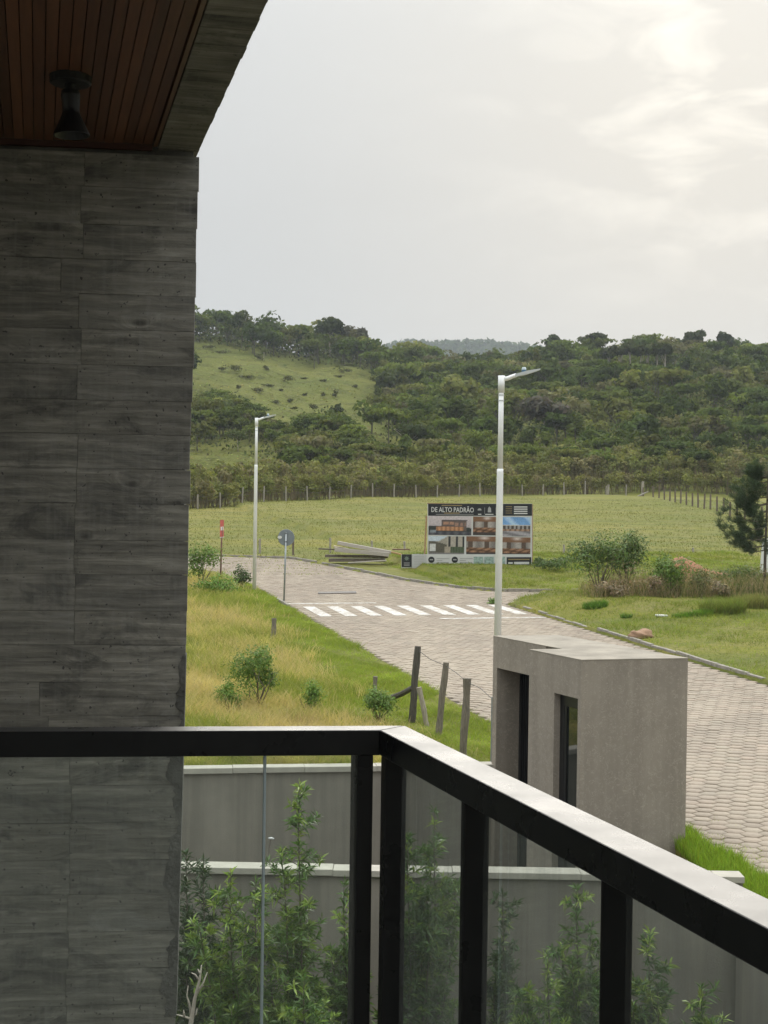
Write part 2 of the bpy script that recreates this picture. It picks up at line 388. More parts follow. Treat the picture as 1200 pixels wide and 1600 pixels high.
# painted markings
def paint_mat():
    m, t, b, out = newmat('road_paint'); v = coords(t); n = noise(t, v, 7, 7, .7); n2 = noise(t, v, 1.2, 3)
    f = ramp(t, math_n(t, 'ADD', math_n(t, 'MULTIPLY', n, .75), math_n(t, 'MULTIPLY', n2, .25)), [(.42, (1, 1, 1)), (.56, (0, 0, 0))])
    c = mixc(t, f, (.62, .61, .57), (.38, .33, .27)); t.links.new(c, b.inputs['Base Color']); b.inputs['Roughness'].default_value = .75; bump(t, b, n, .3, .004); return m
PAINT = paint_mat()
def slab_st(s0, s1, t0, t1, lift, name, mat, parent, slant=0.0):
    q = [xy(s0, t0), xy(s1, t0), xy(s1 + slant, t1), xy(s0 + slant, t1)]
    m = MB().hexa([(x, y, roadz(y) - .004) for x, y in q], [(x, y, roadz(y) + lift) for x, y in q])
    return m.build(name, mat, parent)
for k in range(9):
    slab_st(9.25 + k * .865, 9.25 + k * .865 + .41, 46.75, 49.95, .008, 'crossing_stripe', PAINT, road)
slab_st(8.8, 12.2, 51.0, 51.22, .008, 'stop_line', PAINT, road)
slab_st(13.1, 16.8, 45.5, 45.75, .008, 'stop_line', PAINT, road)
# kerbs
KERBM = simple('kerb_concrete', (.30, .275, .23), .9, .25, 8, bmp=.5, bdist=.02)
kerb = tag(empty('kerb', (*xy(17, 30), 0)), kind='structure')
def kerb_run(pts, step=.8, sink=0.0):
    P = [np.array(xy(*p)) for p in pts]; L = [np.linalg.norm(P[i + 1] - P[i]) for i in range(len(P) - 1)]; tot = sum(L); d = 0
    def at(d):
        for i, l in enumerate(L):
            if d <= l or i == len(L) - 1: return P[i] + (P[i + 1] - P[i]) * min(d / l, 1)
            d -= l
    while d + step <= tot:
        a, b = at(d + .012), at(d + step - .012); j = random.uniform(-.02, .015) - sink * random.uniform(.5, 1.15)
        za, zb = roadz(a[1]) + .07 + j, roadz(b[1]) + .07 + j + random.uniform(-.01, .01)
        MB().beam((*a, za), (*b, zb), .11, .16).build('kerb_stone', KERBM, kerb, bevel=.012); d += step
kerb_run([(17.02, 22), (17.02, 31)], .8, .09); kerb_run([(17.02, 31), (17.02, 42)], .8, .03); kerb_run([(17.02, 42), (17.02, 49.6)], .8, .08)
kerb_run([(14.2, 71.4), (16.05, 60.7), (17.25, 57.1), (18.45, 55.3), (24, 54.9)], .9, .055)
kerb_run([(-16, 78.6), (9.3, 77.7), (13.35, 75.5), (14.2, 71.4)], .9, .05)
kerb_run([(8.64, 49.4), (8.64, 51.9)], .8)
# steel plate sunk in the junction
q = road_pts = [PZ(497, 922, roadz(60)), PZ(556, 921.5, roadz(60)), PZ(557, 924.5, roadz(58.9)), PZ(497, 925, roadz(58.9))]
PLATE = simple('plate_steel', (.09, .08, .07), .6, .3, 8, .4)
mb = MB().hexa([(p[0], p[1], roadz(p[1]) - .01) for p in q], [(p[0], p[1], roadz(p[1]) + .03) for p in q])
tag(mb.build('drain_cover', PLATE), 'long dark drain cover lying in the paving beyond the crossing', 'drain cover')
# ================================================================== HOUSE: board-marked concrete wall, beam, timber ceiling
def board_concrete(name, horiz=True):
    m, t, b, out = newmat(name)
    v = coords(t, (1, 1, 1), True)
    def mapped(sc):
        mm = N(t, 'ShaderNodeMapping'); mm.inputs['Scale'].default_value = sc; t.links.new(v, mm.inputs[0]); return mm.outputs[0]
    vo = N(t, 'ShaderNodeTexVoronoi', inp={'Scale': 1.0, 'Randomness': 1.0}); t.links.new(mapped((3.2, 3.2, 6.5)), vo.inputs['Vector'])
    kn = math_n(t, 'POWER', math_n(t, 'MAXIMUM', math_n(t, 'SUBTRACT', 1.0, math_n(t, 'MULTIPLY', vo.outputs['Distance'], 2.6)), 0.0), 2.0)
    cb2 = N(t, 'ShaderNodeCombineXYZ'); t.links.new(math_n(t, 'MULTIPLY', kn, 4.2), cb2.inputs[2]); t.links.new(math_n(t, 'MULTIPLY', kn, 1.2), cb2.inputs[1])
    gv = N(t, 'ShaderNodeVectorMath', operation='ADD'); t.links.new(mapped((2.0, 30, 30)), gv.inputs[0]); t.links.new(cb2.outputs[0], gv.inputs[1])
    g = noise(t, gv.outputs[0], 1.0, 8, .72, .55)
    saw = noise(t, mapped((55, 2, 3)), 1.0, 3, .5)
    fine = noise(t, mapped((7, 130, 130)), 1.0, 4, .6, .4)
    blot = noise(t, mapped((2.6, 6, 6)), 1.0, 8, .7, 1.2)
    pit = noise(t, mapped((60, 60, 60)), 1.0, 2, .5)
    wv = N(t, 'ShaderNodeTexWave', wave_type='RINGS', rings_direction='Y', inp={'Scale': 2.2, 'Distortion': 11.0, 'Detail': 4.0, 'Detail Scale': 1.2, 'Detail Roughness': .6})
    t.links.new(mapped((.55, .55, 3.2)), wv.inputs['Vector'])
    oi = N(t, 'ShaderNodeObjectInfo')
    h = math_n(t, 'ADD', math_n(t, 'MULTIPLY', g, .75), math_n(t, 'ADD', math_n(t, 'MULTIPLY', fine, .30), math_n(t, 'MULTIPLY', wv.outputs[1], .12)))
    c = ramp(t, h, [(.34, (.076, .072, .061)), (.48, (.143, .136, .116)), (.62, (.200, .190, .162)), (.80, (.32, .305, .262))])
    c = mixc(t, ramp(t, blot, [(.36, (.85, .85, .85)), (.50, (0, 0, 0))]), c, (.065, .064, .058))
    c = mixc(t, ramp(t, blot, [(.58, (0, 0, 0)), (.76, (.55, .55, .55))]), c, (.33, .33, .31))
    smooth_b = ramp(t, math_n(t, 'FRACT', math_n(t, 'MULTIPLY', oi.outputs['Random'], 7.3)), [(.25, (0, 0, 0)), (.8, (.35, .35, .35))])
    c = mixc(t, smooth_b, c, mixc(t, .35, (.165, .162, .148), c))
    c = mixc(t, ramp(t, kn, [(.55, (0, 0, 0)), (.8, (.75, .75, .75))]), c, (.045, .043, .038))
    c = mixc(t, ramp(t, saw, [(.5, (0, 0, 0)), (.8, (.35, .35, .35))]), c, (.25, .245, .23))
    c = mixc(t, ramp(t, pit, [(.69, (0, 0, 0)), (.72, (.8, .8, .8))]), c, (.03, .03, .03))
    ge = N(t, 'ShaderNodeNewGeometry'); wm_ = N(t, 'ShaderNodeMapping'); wm_.inputs['Scale'].default_value = (1.6, 1.6, 2.4); t.links.new(ge.outputs['Position'], wm_.inputs[0]); wnz = noise(t, wm_.outputs[0], 1.5, 7, .68, .5)
    vr = math_n(t, 'MULTIPLY', math_n(t, 'ADD', .92, math_n(t, 'MULTIPLY', oi.outputs['Random'], .16)), math_n(t, 'ADD', .50, math_n(t, 'MULTIPLY', wnz, 1.35)))
    sc = N(t, 'ShaderNodeVectorMath', operation='SCALE'); t.links.new(c, sc.inputs[0]); t.links.new(vr, sc.inputs['Scale'])
    t.links.new(sc.outputs[0], b.inputs['Base Color']); b.inputs['Roughness'].default_value = .85
    bump(t, b, math_n(t, 'SUBTRACT', h, math_n(t, 'MULTIPLY', pit, .25)), .75, .006)
    return m
BOARDC = board_concrete('board_marked_concrete')
ROUGHC = simple('rough_concrete', (.125, .122, .11), .9, .45, 7, bmp=.8, bdist=.01)
WYAW = math.radians(6.5); ux, uy = math.cos(WYAW), math.sin(WYAW)       # front direction (right end farther)
B = PY(311, 232, 5.1); CZ = B[2]                                        # wall top right corner, ceiling height
house = tag(empty('house', (-2.5, 2.0, -1.6)), 'grey board-marked concrete house corner with timber balcony ceiling', 'house')
def wp(a, z, d=0.0):   # a metres left of the wall's right edge, d metres in front of the wall plane
    return np.array([B[0] - a * ux + d * uy, B[1] - a * uy - d * ux, z])
def batter(z): return (CZ - z) * .0138          # the edge leans out a little towards the foot
wall = MB().hexa([wp(batter(-1.6) * -1 * -1 + .02, -1.6, -.02), wp(4.2, -1.6, -.02), wp(4.2, -1.6, -.36), wp(batter(-1.6) + .02, -1.6, -.36)],
                 [wp(.02, CZ, -.02), wp(4.2, CZ, -.02), wp(4.2, CZ, -.36), wp(.02, CZ, -.36)]).build('concrete_wall', ROUGHC, house)
ROWH = .1265; z = CZ - .03; row = 0
while z > 2.74:
    z1 = z; z0 = z - ROWH * random.uniform(.94, 1.06)
    xr = batter((z0 + z1) / 2) + random.uniform(-.0035, .0035)
    cuts = [xr]
    if random.random() < .8: cuts.append(.405 + batter(z0) * .6 + random.uniform(-.006, .006))
    elif random.random() < .6: cuts.append(random.uniform(.15, .62))
    cuts += [1.05 + random.uniform(-.12, .12), 1.9 + random.uniform(-.2, .2), 3.0, 4.2]
    for a, bb in zip(cuts[:-1], cuts[1:]):
        d = random.uniform(0, .0016); g = .0006
        cen = wp((a + bb) / 2, (z0 + z1) / 2, -.012 + d)
        L = (bb - a) / 2 - g; H = (z1 - z0) / 2 - g; th = .014
        sk = random.uniform(-.0015, .0015)
        me = MB().hexa([(-L, -th, -H), (L, -th, -H), (L, th, -H), (-L, th, -H)], [(-L, -th, H + sk), (L, -th, H - sk), (L, th, H - sk), (-L, th, H + sk)]).mesh('concrete_board', BOARDC)
        link('concrete_board', me, wall, cen, WYAW)
    z = z0; row += 1
# rough foot band below the board marks
foot = MB().hexa([wp(batter(1.6), 1.6, .004), wp(4.2, 1.6, .004), wp(4.2, 1.6, -.03), wp(batter(1.6), 1.6, -.03)],
                 [wp(batter(z), z, .004), wp(4.2, z, .004), wp(4.2, z, -.03), wp(batter(z), z, -.03)]).build('wall_foot', ROUGHC, house)
# rendered strip on the outer corner of the wall (lower half)
ek = MB(); nse = [random.uniform(-1, 1) for _ in range(200)]
def ew(i): return max(.006, .034 + .016 * math.sin(i * .21) + .010 * math.sin(i * .67 + 2) + .007 * nse[i]) * min(1, max(.2, (98 - i) / 12))
for i in range(96):
    za = 2.75 + i * .0135; zb = za + .0135
    ek.hexa([wp(batter(za) - .003, za, .0062), wp(batter(za) + ew(i), za, .0052), wp(batter(za) + ew(i), za, -.1), wp(batter(za) - .003, za, -.1)],
            [wp(batter(zb) - .003, zb, .0062), wp(batter(zb) + ew(i + 1), zb, .0052), wp(batter(zb) + ew(i + 1), zb, -.1), wp(batter(zb) - .003, zb, -.1)])
ek.build('corner_render', ROUGHC, house)
# ceiling: timber boards along the balcony, trims, concrete edge beam
def timber(name, c1, c2, rough=.45):
    m, t, b, out = newmat(name); v = coords(t, (9, .7, 9), True); n = noise(t, v, 3.0, 7, .65, .8); n2 = noise(t, v, 16, 4)
    oi = N(t, 'ShaderNodeObjectInfo'); c = ramp(t, n, [(.3, c1), (.7, c2)])
    sc = N(t, 'ShaderNodeVectorMath', operation='SCALE'); t.links.new(c, sc.inputs[0]); t.links.new(math_n(t, 'ADD', .7, math_n(t, 'MULTIPLY', oi.outputs['Random'], .6)), sc.inputs['Scale'])
    t.links.new(sc.outputs[0], b.inputs['Base Color']); b.inputs['Roughness'].default_value = rough; bump(t, b, n2, .12, .004); return m
WOOD = timber('ceiling_timber', (.105, .043, .022), (.19, .08, .04)); TRIMW = timber('trim_timber', (.16, .085, .045), (.26, .14, .075))
DYAW = math.radians(13.7)                                              # boards run 13.7 degrees to the left
def along(a, d, dz=0.0):   # a left of beam outer edge along the wall, d metres from the wall towards the camera
    p = wp(a, CZ, 0); return np.array([p[0] + d * RS, p[1] - d * RC, CZ + dz])
ceiling = MB().hexa([along(-.02, -.3, .02 + .03), along(4.2, -.3, .05), along(4.2, 8, .05), along(-.02, 8, .05)],
                    [along(-.02, -.3, .5), along(4.2, -.3, .5), along(4.2, 8, .5), along(-.02, 8, .5)]).build('ceiling_slab', ROUGHC, house)
BW = .0345; BEAMW = .145
for i in range(90):
    a0 = BEAMW + .022 + i * BW; a1 = a0 + BW - .0030
    if a1 > 3.1: break
    c = (along(a0, .012) + along(a1, 7.0)) / 2 + np.array([0, 0, .014 + random.uniform(-.0012, .0012)])
    hx = (a1 - a0) / 2 * math.cos(DYAW - WYAW); hy = 3.494
    me = MB().hexa([(-hx, -hy, -.009), (hx, -hy, -.009), (hx, hy, -.009), (-hx, hy, -.009)], [(-hx, -hy, .02), (hx, -hy, .02), (hx, hy, .02), (-hx, hy, .02)]).mesh('ceiling_board', WOOD)
    link('ceiling_board', me, ceiling, c, DYAW)
MB().hexa([along(BEAMW + .004, .014, -.004), along(BEAMW + .017, .014, -.004), along(BEAMW + .017, 7, -.004), along(BEAMW + .004, 7, -.004)],
          [along(BEAMW + .004, .014, .03), along(BEAMW + .017, .014, .03), along(BEAMW + .017, 7, .03), along(BEAMW + .004, 7, .03)]).build('edge_trim', TRIMW, ceiling)
MB().hexa([wp(BEAMW + .02, CZ - .016, .012), wp(3.2, CZ - .016, .012), wp(3.2, CZ - .016, -.005), wp(BEAMW + .02, CZ - .016, -.005)],
          [wp(BEAMW + .02, CZ + .004, .012), wp(3.2, CZ + .004, .012), wp(3.2, CZ + .004, -.005), wp(BEAMW + .02, CZ + .004, -.005)]).build('wall_trim', simple('dark_trim', (.05, .018, .012), .5, .2, 5), ceiling)
beam = MB().hexa([along(.004, -.34, .012), along(BEAMW - .003, -.34, .012), along(BEAMW - .003, 8, .012), along(.004, 8, .012)],
                 [along(.004, -.34, .62), along(BEAMW - .003, -.34, .62), along(BEAMW - .003, 8, .62), along(.004, 8, .62)]).build('edge_beam', ROUGHC, house)
d = -.1
while d < 5:
    L = random.choice([.10, .12, .14]); a0 = random.uniform(-.0012, .0012); dz = random.uniform(-.0012, .001)
    cen = (along(a0, d) + along(BEAMW, d + L)) / 2 + np.array([0, 0, .004 + dz])
    hx = (BEAMW - a0) / 2 * math.cos(DYAW - WYAW); hy = L / 2 - .001
    me = MB().hexa([(-hx, -hy, -.01), (hx, -hy, -.01), (hx, hy, -.01), (-hx, hy, -.01)], [(-hx, -hy, .01), (hx, -hy, .01), (hx, hy, .01), (-hx, hy, .01)]).mesh('concrete_board', None)
    me.materials.append(BOARDC if False else BOARDC)
    link('concrete_board', me, beam, cen, DYAW); d += L
# balcony floor and the house front behind the viewer
FLOORM = simple('floor_tile', (.34, .32, .29), .5, .12, 3)
rail_z = EYE - .467
CI = PZ(593, 1141, rail_z); dirf = np.array([ux, uy]); dird = np.array([math.sin(math.radians(17.9)), -math.cos(math.radians(17.9))]); RYAW = math.radians(17.9)
def rp(a, d):  # a along the front rail (negative = left), d along the side rail towards the viewer
    return CI[:2] + dirf * a + dird * d
fl = [rp(-3.2, -.12), rp(.12, -.12), rp(.12, 7), rp(-3.2, 7)]
MB().prism(fl, 2.75, 3.03).build('balcony_floor', FLOORM, house)
RENDERW = simple('house_render', (.30, .295, .28), .85, .1, 4)
MB().hexa([along(-3., 6.2, -7.4), along(4.2, 6.2, -7.4), along(4.2, 6.5, -7.4), along(-3., 6.5, -7.4)], [along(-3, 6.2, 3.), along(4.2, 6.2, 3), along(4.2, 6.5, 3), along(-3, 6.5, 3)]).build('facade_wall', RENDERW, house)

# ceiling spot lamp
DARKP = simple('black_paint', (.012, .013, .014), .45, .2, 8, bmp=.05)
lp = PZ(110, 132, CZ - .02); lamp = tag(empty('ceiling_lamp', (lp[0], lp[1], CZ)), 'small black spot lamp with flared shade hanging under the timber ceiling', 'lamp')
def lathe(mb, c, prof, axis=(0, 0, 1), n=24):
    ax = np.array(axis, float); ax /= np.linalg.norm(ax); a = np.cross(ax, (.3, .9, .1)); a /= np.linalg.norm(a); b = np.cross(ax, a); base = len(mb.v)
    for h, r in prof:
        for k in range(n):
            th = 2 * math.pi * k / n; mb.v.append(tuple(float(q) for q in np.array(c) + ax * h + (a * math.cos(th) + b * math.sin(th)) * r))
    for i in range(len(prof) - 1):
        for k in range(n): mb.f.append((base + i * n + k, base + i * n + (k + 1) % n, base + (i + 1) * n + (k + 1) % n, base + (i + 1) * n + k))
    return mb
lc = np.array([lp[0], lp[1], CZ])
lathe(MB(), lc + [0, 0, .006], [(0, .0), (0, .062), (-.022, .062), (-.026, .056), (-.026, 0)]).build('mounting_plate', DARKP, lamp)
lathe(MB(), lc, [(-.018, .016), (-.05, .016)]).build('swivel', DARKP, lamp)
yl = lp[1]
top = PY(110, 142, yl); bot = PY(112, 212, yl); axd = (bot - top); Lx = np.linalg.norm(axd)
k = yl / F
lathe(MB(), top, [(0, 0), (0, 13.5 * k), (Lx * .10, 15 * k), (Lx * .42, 13 * k), (Lx * .50, 13.5 * k), (Lx * .97, 28 * k), (Lx, 28.5 * k), (Lx, 26 * k), (Lx * .6, 12 * k), (Lx * .6, 0)], axd).build('shade', DARKP, lamp, smooth=False)

# ================================================================== BALCONY RAILING
def rail_paint():
    m, t, b, out = newmat('rail_paint'); v = coords(t); n = noise(t, v, 9, 5); n2 = noise(t, v, 160, 2)
    t.links.new(ramp(t, n, [(.3, (.010, .011, .012)), (.7, (.016, .017, .018))]), b.inputs['Base Color'])
    b.inputs['IOR'].default_value = 1.5
    t.links.new(ramp(t, n, [(.3, (.24, .24, .24)), (.7, (.34, .34, .34))]), b.inputs['Roughness']); b.inputs['Specular IOR Level'].default_value = .25
    return m
RAILM = rail_paint()
rail = tag(empty('balcony_railing', (*rp(0, 0), 3.03)), 'black metal balcony railing with clear glass panes turning a corner', 'railing')
RW, RH, SWd = .062, .052, .071
def pri(pts, z0, z1, name, mat, parent, bev=.0025): return MB().prism(pts, z0, z1).build(name, mat, parent, bevel=bev)
oc = rp(SWd / math.cos(RYAW - WYAW), -RW)                              # outer corner
pri([rp(0, 0), oc, rp(-3.1, -RW), rp(-3.1, 0)][::-1], rail_z - RH, rail_z, 'top_rail', RAILM, rail)
sw = SWd / math.cos(RYAW - WYAW)
pri([rp(0.0006, 0.0006), rp(0.0006, 4.5), rp(sw, 4.5), oc + np.array([.0006, -.0003])], rail_z - RH, rail_z, 'top_rail', RAILM, rail)
# posts: placed on the rails, from below the rail to the floor
def post_front(pxl, pxr, depth=.05):
    zz = rail_z - RH
    def a_of(px):
        q = PV(px, 1300, (*rp(0, 0), 0), (*rp(-1, 0), 0)); return float((q[:2] - rp(0, 0)) @ dirf)
    a0, a1 = a_of(pxl), a_of(pxr)
    pri([rp(a0, -.004), rp(a1, -.004), rp(a1, -.004 - depth), rp(a0, -.004 - depth)], 3.03, zz + .001, 'post', RAILM, rail)
def a_side(px):
    q = PV(px, 1400, (*rp(0, 0), 0), (*rp(0, 1), 0)); return float((q[:2] - rp(0, 0)) @ dird)
post_front(558, 583)
def post_side(px_far, px_near, inset=.004, depth=.045):
    d0 = a_side(px_far); q_ = PV(px_near, 1400, (*rp(inset + depth, 0), 0), (*rp(inset + depth, 1), 0)); d1 = float((q_[:2] - rp(inset + depth, 0)) @ np.array([dirf[1] * 0 + dird[0], dird[1]]))
    return d0, d1, pri([rp(inset, d0), rp(inset, d1), rp(inset + depth, d1), rp(inset + depth, d0)], 3.03, rail_z - RH + .001, 'post', RAILM, rail)
s1 = post_side(596, 626); s2 = post_side(720, 757.5); s3 = post_side(936, 987)
s4d = s3[1] + (s3[0] - s2[1]) * 1.0
pri([rp(.004, s4d), rp(.004, s4d + .06), rp(.049, s4d + .06), rp(.049, s4d)], 3.03, rail_z - RH + .001, 'post', RAILM, rail)
for (dd) in (s2[0], s3[0]):     # thin glazing channels on the far side of the posts
    pri([rp(.012, dd - .012), rp(.012, dd - .0005), rp(.049, dd - .0005), rp(.049, dd - .012)], 3.03, rail_z - RH + .001, 'glazing_channel', RAILM, rail, .001)
pri([rp(-3.1, -.008), rp(-.03, -.008), rp(-.03, -.045), rp(-3.1, -.045)][::-1], 3.09, 3.13, 'bottom_rail', RAILM, rail)
pri([rp(.008, .03), rp(.008, 4.4), rp(.045, 4.4), rp(.045, .03)], 3.0901, 3.13, 'bottom_rail', RAILM, rail)
def glass_mat(name, dirt=.05, tint=(.93, .96, .945)):
    m, t, b, out = newmat(name); t.nodes.remove(b)
    tr = N(t, 'ShaderNodeBsdfTransparent'); tr.inputs[0].default_value = (*tint, 1)
    gl = N(t, 'ShaderNodeBsdfGlossy'); gl.inputs['Roughness'].default_value = .01; gl.inputs['Color'].default_value = (.95, 1, .98, 1)
    lw = N(t, 'ShaderNodeLayerWeight'); fc = math_n(t, 'ADD', .035, math_n(t, 'MULTIPLY', math_n(t, 'POWER', lw.outputs['Facing'], 4.5), .75))
    mx = N(t, 'ShaderNodeMixShader'); t.links.new(fc, mx.inputs[0]); t.links.new(tr.outputs[0], mx.inputs[1]); t.links.new(gl.outputs[0], mx.inputs[2])
    df = N(t, 'ShaderNodeBsdfDiffuse'); df.inputs[0].default_value = (.55, .57, .55, 1)
    v = coords(t, (14, 14, .8), True); n = noise(t, v, 2.0, 6, .65); n2 = noise(t, coords(t, (1, 1, 1), True), 3.0, 4)
    fac = math_n(t, 'MULTIPLY', math_n(t, 'MULTIPLY', ramp(t, n, [(.4, (0, 0, 0)), (.75, (1, 1, 1))]), n2), dirt * 2.2)
    fac = math_n(t, 'ADD', fac, dirt * .35)
    m2 = N(t, 'ShaderNodeMixShader'); t.links.new(fac, m2.inputs[0]); t.links.new(mx.outputs[0], m2.inputs[1]); t.links.new(df.outputs[0], m2.inputs[2])
    t.links.new(m2.outputs[0], out.inputs[0]); return m
GLASS = glass_mat('rail_glass', .17); GLASSF = glass_mat('rail_glass_clear', .035)
GEDGE = simple('glass_edge', (.30, .37, .35), .25, .2, 5); GEDGE.node_tree.nodes['Principled BSDF'].inputs['Transmission Weight'].default_value = .5
def pane(pts, mat, name='glass_pane', z0=3.11, z1=None):
    c = np.array([*np.mean(pts, 0), (3.1 + rail_z) / 2]); z1 = z1 or rail_z - RH - .0008
    me = MB().prism(pts, z0, z1).mesh(name, mat, c); me.materials.append(GEDGE)
    n = np.array([p.area for p in me.polygons]); big = n > n.max() * .5
    for p in me.polygons: p.material_index = 0 if big[p.index] else 1
    return link(name, me, rail, c)
def pv_a(px): 
    q = PV(px, 1300, (*rp(0, -.02), 0), (*rp(-1, -.02), 0)); return float((q[:2] - rp(0, -.02)) @ dirf)
aj = pv_a(412.5)
pane([rp(-3.05, -.017), rp(aj - .0012, -.017), rp(aj - .0012, -.025), rp(-3.05, -.025)], GLASSF)
pane([rp(aj + .0012, -.017), rp(pv_a(558) - .0005, -.017), rp(pv_a(558) - .0005, -.025), rp(aj + .0012, -.025)], GLASSF)
SEAL = simple('glass_joint', (.50, .60, .63), .3, .15, 5)
pri([rp(aj - .0022, -.0165), rp(aj + .0022, -.0165), rp(aj + .0022, -.0255), rp(aj - .0022, -.0255)], 3.11, rail_z - RH - .001, 'glass_joint', SEAL, rail, 0)
for d0, d1 in ((s1[1] + .0005, s2[0] - .0125), (s2[1] + .0005, s3[0] - .0125), (s3[1] + .0005, s4d - .0005)):
    pane([rp(.039, d0), rp(.039, d1), rp(.047, d1), rp(.047, d0)], GLASS)
# ================================================================== GARDEN WALLS
def plaster(name, c, streak=.5, squig=.0, var=.10):
    m, t, b, out = newmat(name); v = coords(t)
    n = noise(t, v, 2.2, 5, .6); fine = noise(t, v, 55, 4, .65)
    mm = N(t, 'ShaderNodeMapping'); mm.inputs['Scale'].default_value = (6, 6, .22); t.links.new(v, mm.inputs[0]); sk = noise(t, mm.outputs[0], 1.0, 6, .6)
    dk = tuple(x * (1 - var) for x in c); lt = tuple(x * (1 + var) for x in c)
    col = ramp(t, n, [(.3, dk), (.7, lt)])
    col = mixc(t, ramp(t, sk, [(.38, (streak,) * 3), (.58, (0, 0, 0))]), col, tuple(x * .62 for x in c))
    col = mixc(t, ramp(t, sk, [(.6, (0, 0, 0)), (.8, (streak * .5,) * 3)]), col, tuple(min(.6, x * 1.35) for x in c))
    h = fine
    if squig:
        wv = noise(t, v, 7, 2, .5, 5.0); ed = ramp(t, wv, [(.45, (0, 0, 0)), (.5, (1, 1, 1)), (.55, (0, 0, 0))]); brk = ramp(t, noise(t, v, 14, 2), [(.44, (0, 0, 0)), (.54, (1, 1, 1))])
        e2 = math_n(t, 'MULTIPLY', ed, brk)
        col = mixc(t, math_n(t, 'MULTIPLY', e2, squig), col, tuple(min(.7, x * 1.6) for x in c)); h = math_n(t, 'ADD', fine, math_n(t, 'MULTIPLY', e2, .8))
    t.links.new(col, b.inputs['Base Color']); b.inputs['Roughness'].default_value = .9; bump(t, b, h, .5, .006); return m
WALLP = plaster('grey_wall_render', (.275, .250, .205), .5); BOXP = plaster('gatehouse_render', (.315, .275, .222), .4, .6)
COPE = simple('coping_stone', (.45, .42, .35), .8, .12, 4, bmp=.3)
def garden_wall(name, pa, pb, ztop, zbot, thick, label, seg, cope_h=.085):
    pa, pb = np.array(pa, float), np.array(pb, float); d = pb - pa; L = np.linalg.norm(d); d /= L; nrm = np.array([-d[1], d[0]])
    root = tag(empty(name, (*(pa + pb) / 2, zbot)), label, 'wall')
    q = [pa + nrm * .02, pb + nrm * .02 - d * .01, pb + nrm * (thick - .02) - d * .01, pa + nrm * (thick - .02)]
    MB().prism(q, zbot, ztop - cope_h + .001).build('wall_face', WALLP, root)
    x = 0
    while x < L - .01:
        s = min(seg * random.uniform(.92, 1.08), L - x)
        if L - x - s < .3: s = L - x
        a, b = pa + d * (x + .002), pa + d * (x + s - .002); j = random.uniform(-.004, .004)
        o = random.uniform(-.004, .004)
        MB().prism([a - nrm * (.03 + o), b - nrm * (.03 + o), b + nrm * (thick + .03), a + nrm * (thick + .03)], ztop - cope_h + j, ztop + j).build('coping_stone', COPE, root, bevel=.006); x += s
    return root
u0, u1 = PZ(288, 1200, .63), PZ(770, 1194, .63); ud = (u1 - u0) / np.linalg.norm(u1 - u0)
garden_wall('boundary_wall', (u0 - ud * 7)[:2], u1[:2] + ud[:2] * .02, .63, -1.6, .2, 'taller grey boundary wall with pale coping below the dry grass', 1.15)
l0, l1 = PZ(282, 1354, .33), PZ(1163, 1369, .33); ld = (l1 - l0) / np.linalg.norm(l1 - l0)
garden_wall('retaining_wall', (l0 - ld * 7)[:2], l1[:2], .33, -1.6, .22, 'lower grey garden wall with pale coping behind the green shrubs', 1.45, .075)
tb = np.array(xy(*(np.array(st(l1[0], l1[1])) + [0.05, -.15]))); ta = np.array(xy(*(np.array(st(l1[0], l1[1])) + [.05, -12])))
rw = tag(MB().prism([ta, tb, tb - [.2, 0], ta - [.2, 0]], -1.6, -.3).build('verge_wall', WALLP), 'low grey retaining wall holding the street verge above the garden', 'wall')

# ================================================================== GATEHOUSE
A0 = PZ(908.7, 1030.8, 2.6)[:2]; A1 = PZ(827.4, 1014.7, 2.6)[:2]; AR = PZ(1075, 1028, 2.6)[:2]; FC = PZ(771, 993, 2.6)[:2]
af = (A1 - A0) / np.linalg.norm(A1 - A0); bf = (AR - A0) / np.linalg.norm(AR - A0); bn = np.array([af[1], -af[0]])
gh = tag(empty('gatehouse', (*(A0 + bf * .8 + af * 1.5), -1.6)), 'grey plastered gatehouse block with dark door and window beside the street', 'gatehouse')
TOPM = simple('roof_plaster', (.31, .275, .22), .9, .25, 2.2, bmp=.3)
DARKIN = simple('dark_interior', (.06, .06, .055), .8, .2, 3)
def blk(o, a0, a1, b0, b1, z0, z1, mb):   # block in face coordinates: a along the left face, b depth into the block
    q = [o + af * a0 + bf * b0, o + af * a1 + bf * b0, o + af * a1 + bf * b1, o + af * a0 + bf * b1][::-1]; return mb.prism(q, z0, z1)
def aof(px, py, o):
    q = PV(px, py, (*o, 0), (*(o + af), 0)); return float((q[:2] - o) @ af), q[2]
L1 = float(np.linalg.norm(A1 - A0)); WB = float(np.linalg.norm(AR - A0))
w0, wz0 = aof(903, 1091.4, A0); w1, wz1 = aof(866, 1083, A0); wz = (wz0 + wz1) / 2
ZT = 2.588
mb = MB(); RD = .16                                            # near block: wall shell around the window reveal
blk(A0, 0, w0, 0, WB, -1.6, ZT, mb); blk(A0, w1, L1, 0, WB, -1.6, ZT, mb)
blk(A0, w0, w1, 0, WB, wz, ZT, mb); blk(A0, w0, w1, .95, WB, -1.6, wz, mb)
mb.build('wall', BOXP, gh)
mb = MB(); blk(A0, -.004, L1 + .004, -.004, WB + .004, ZT, 2.602, mb); mb.build('roof_cap', TOPM, gh, bevel=.002)
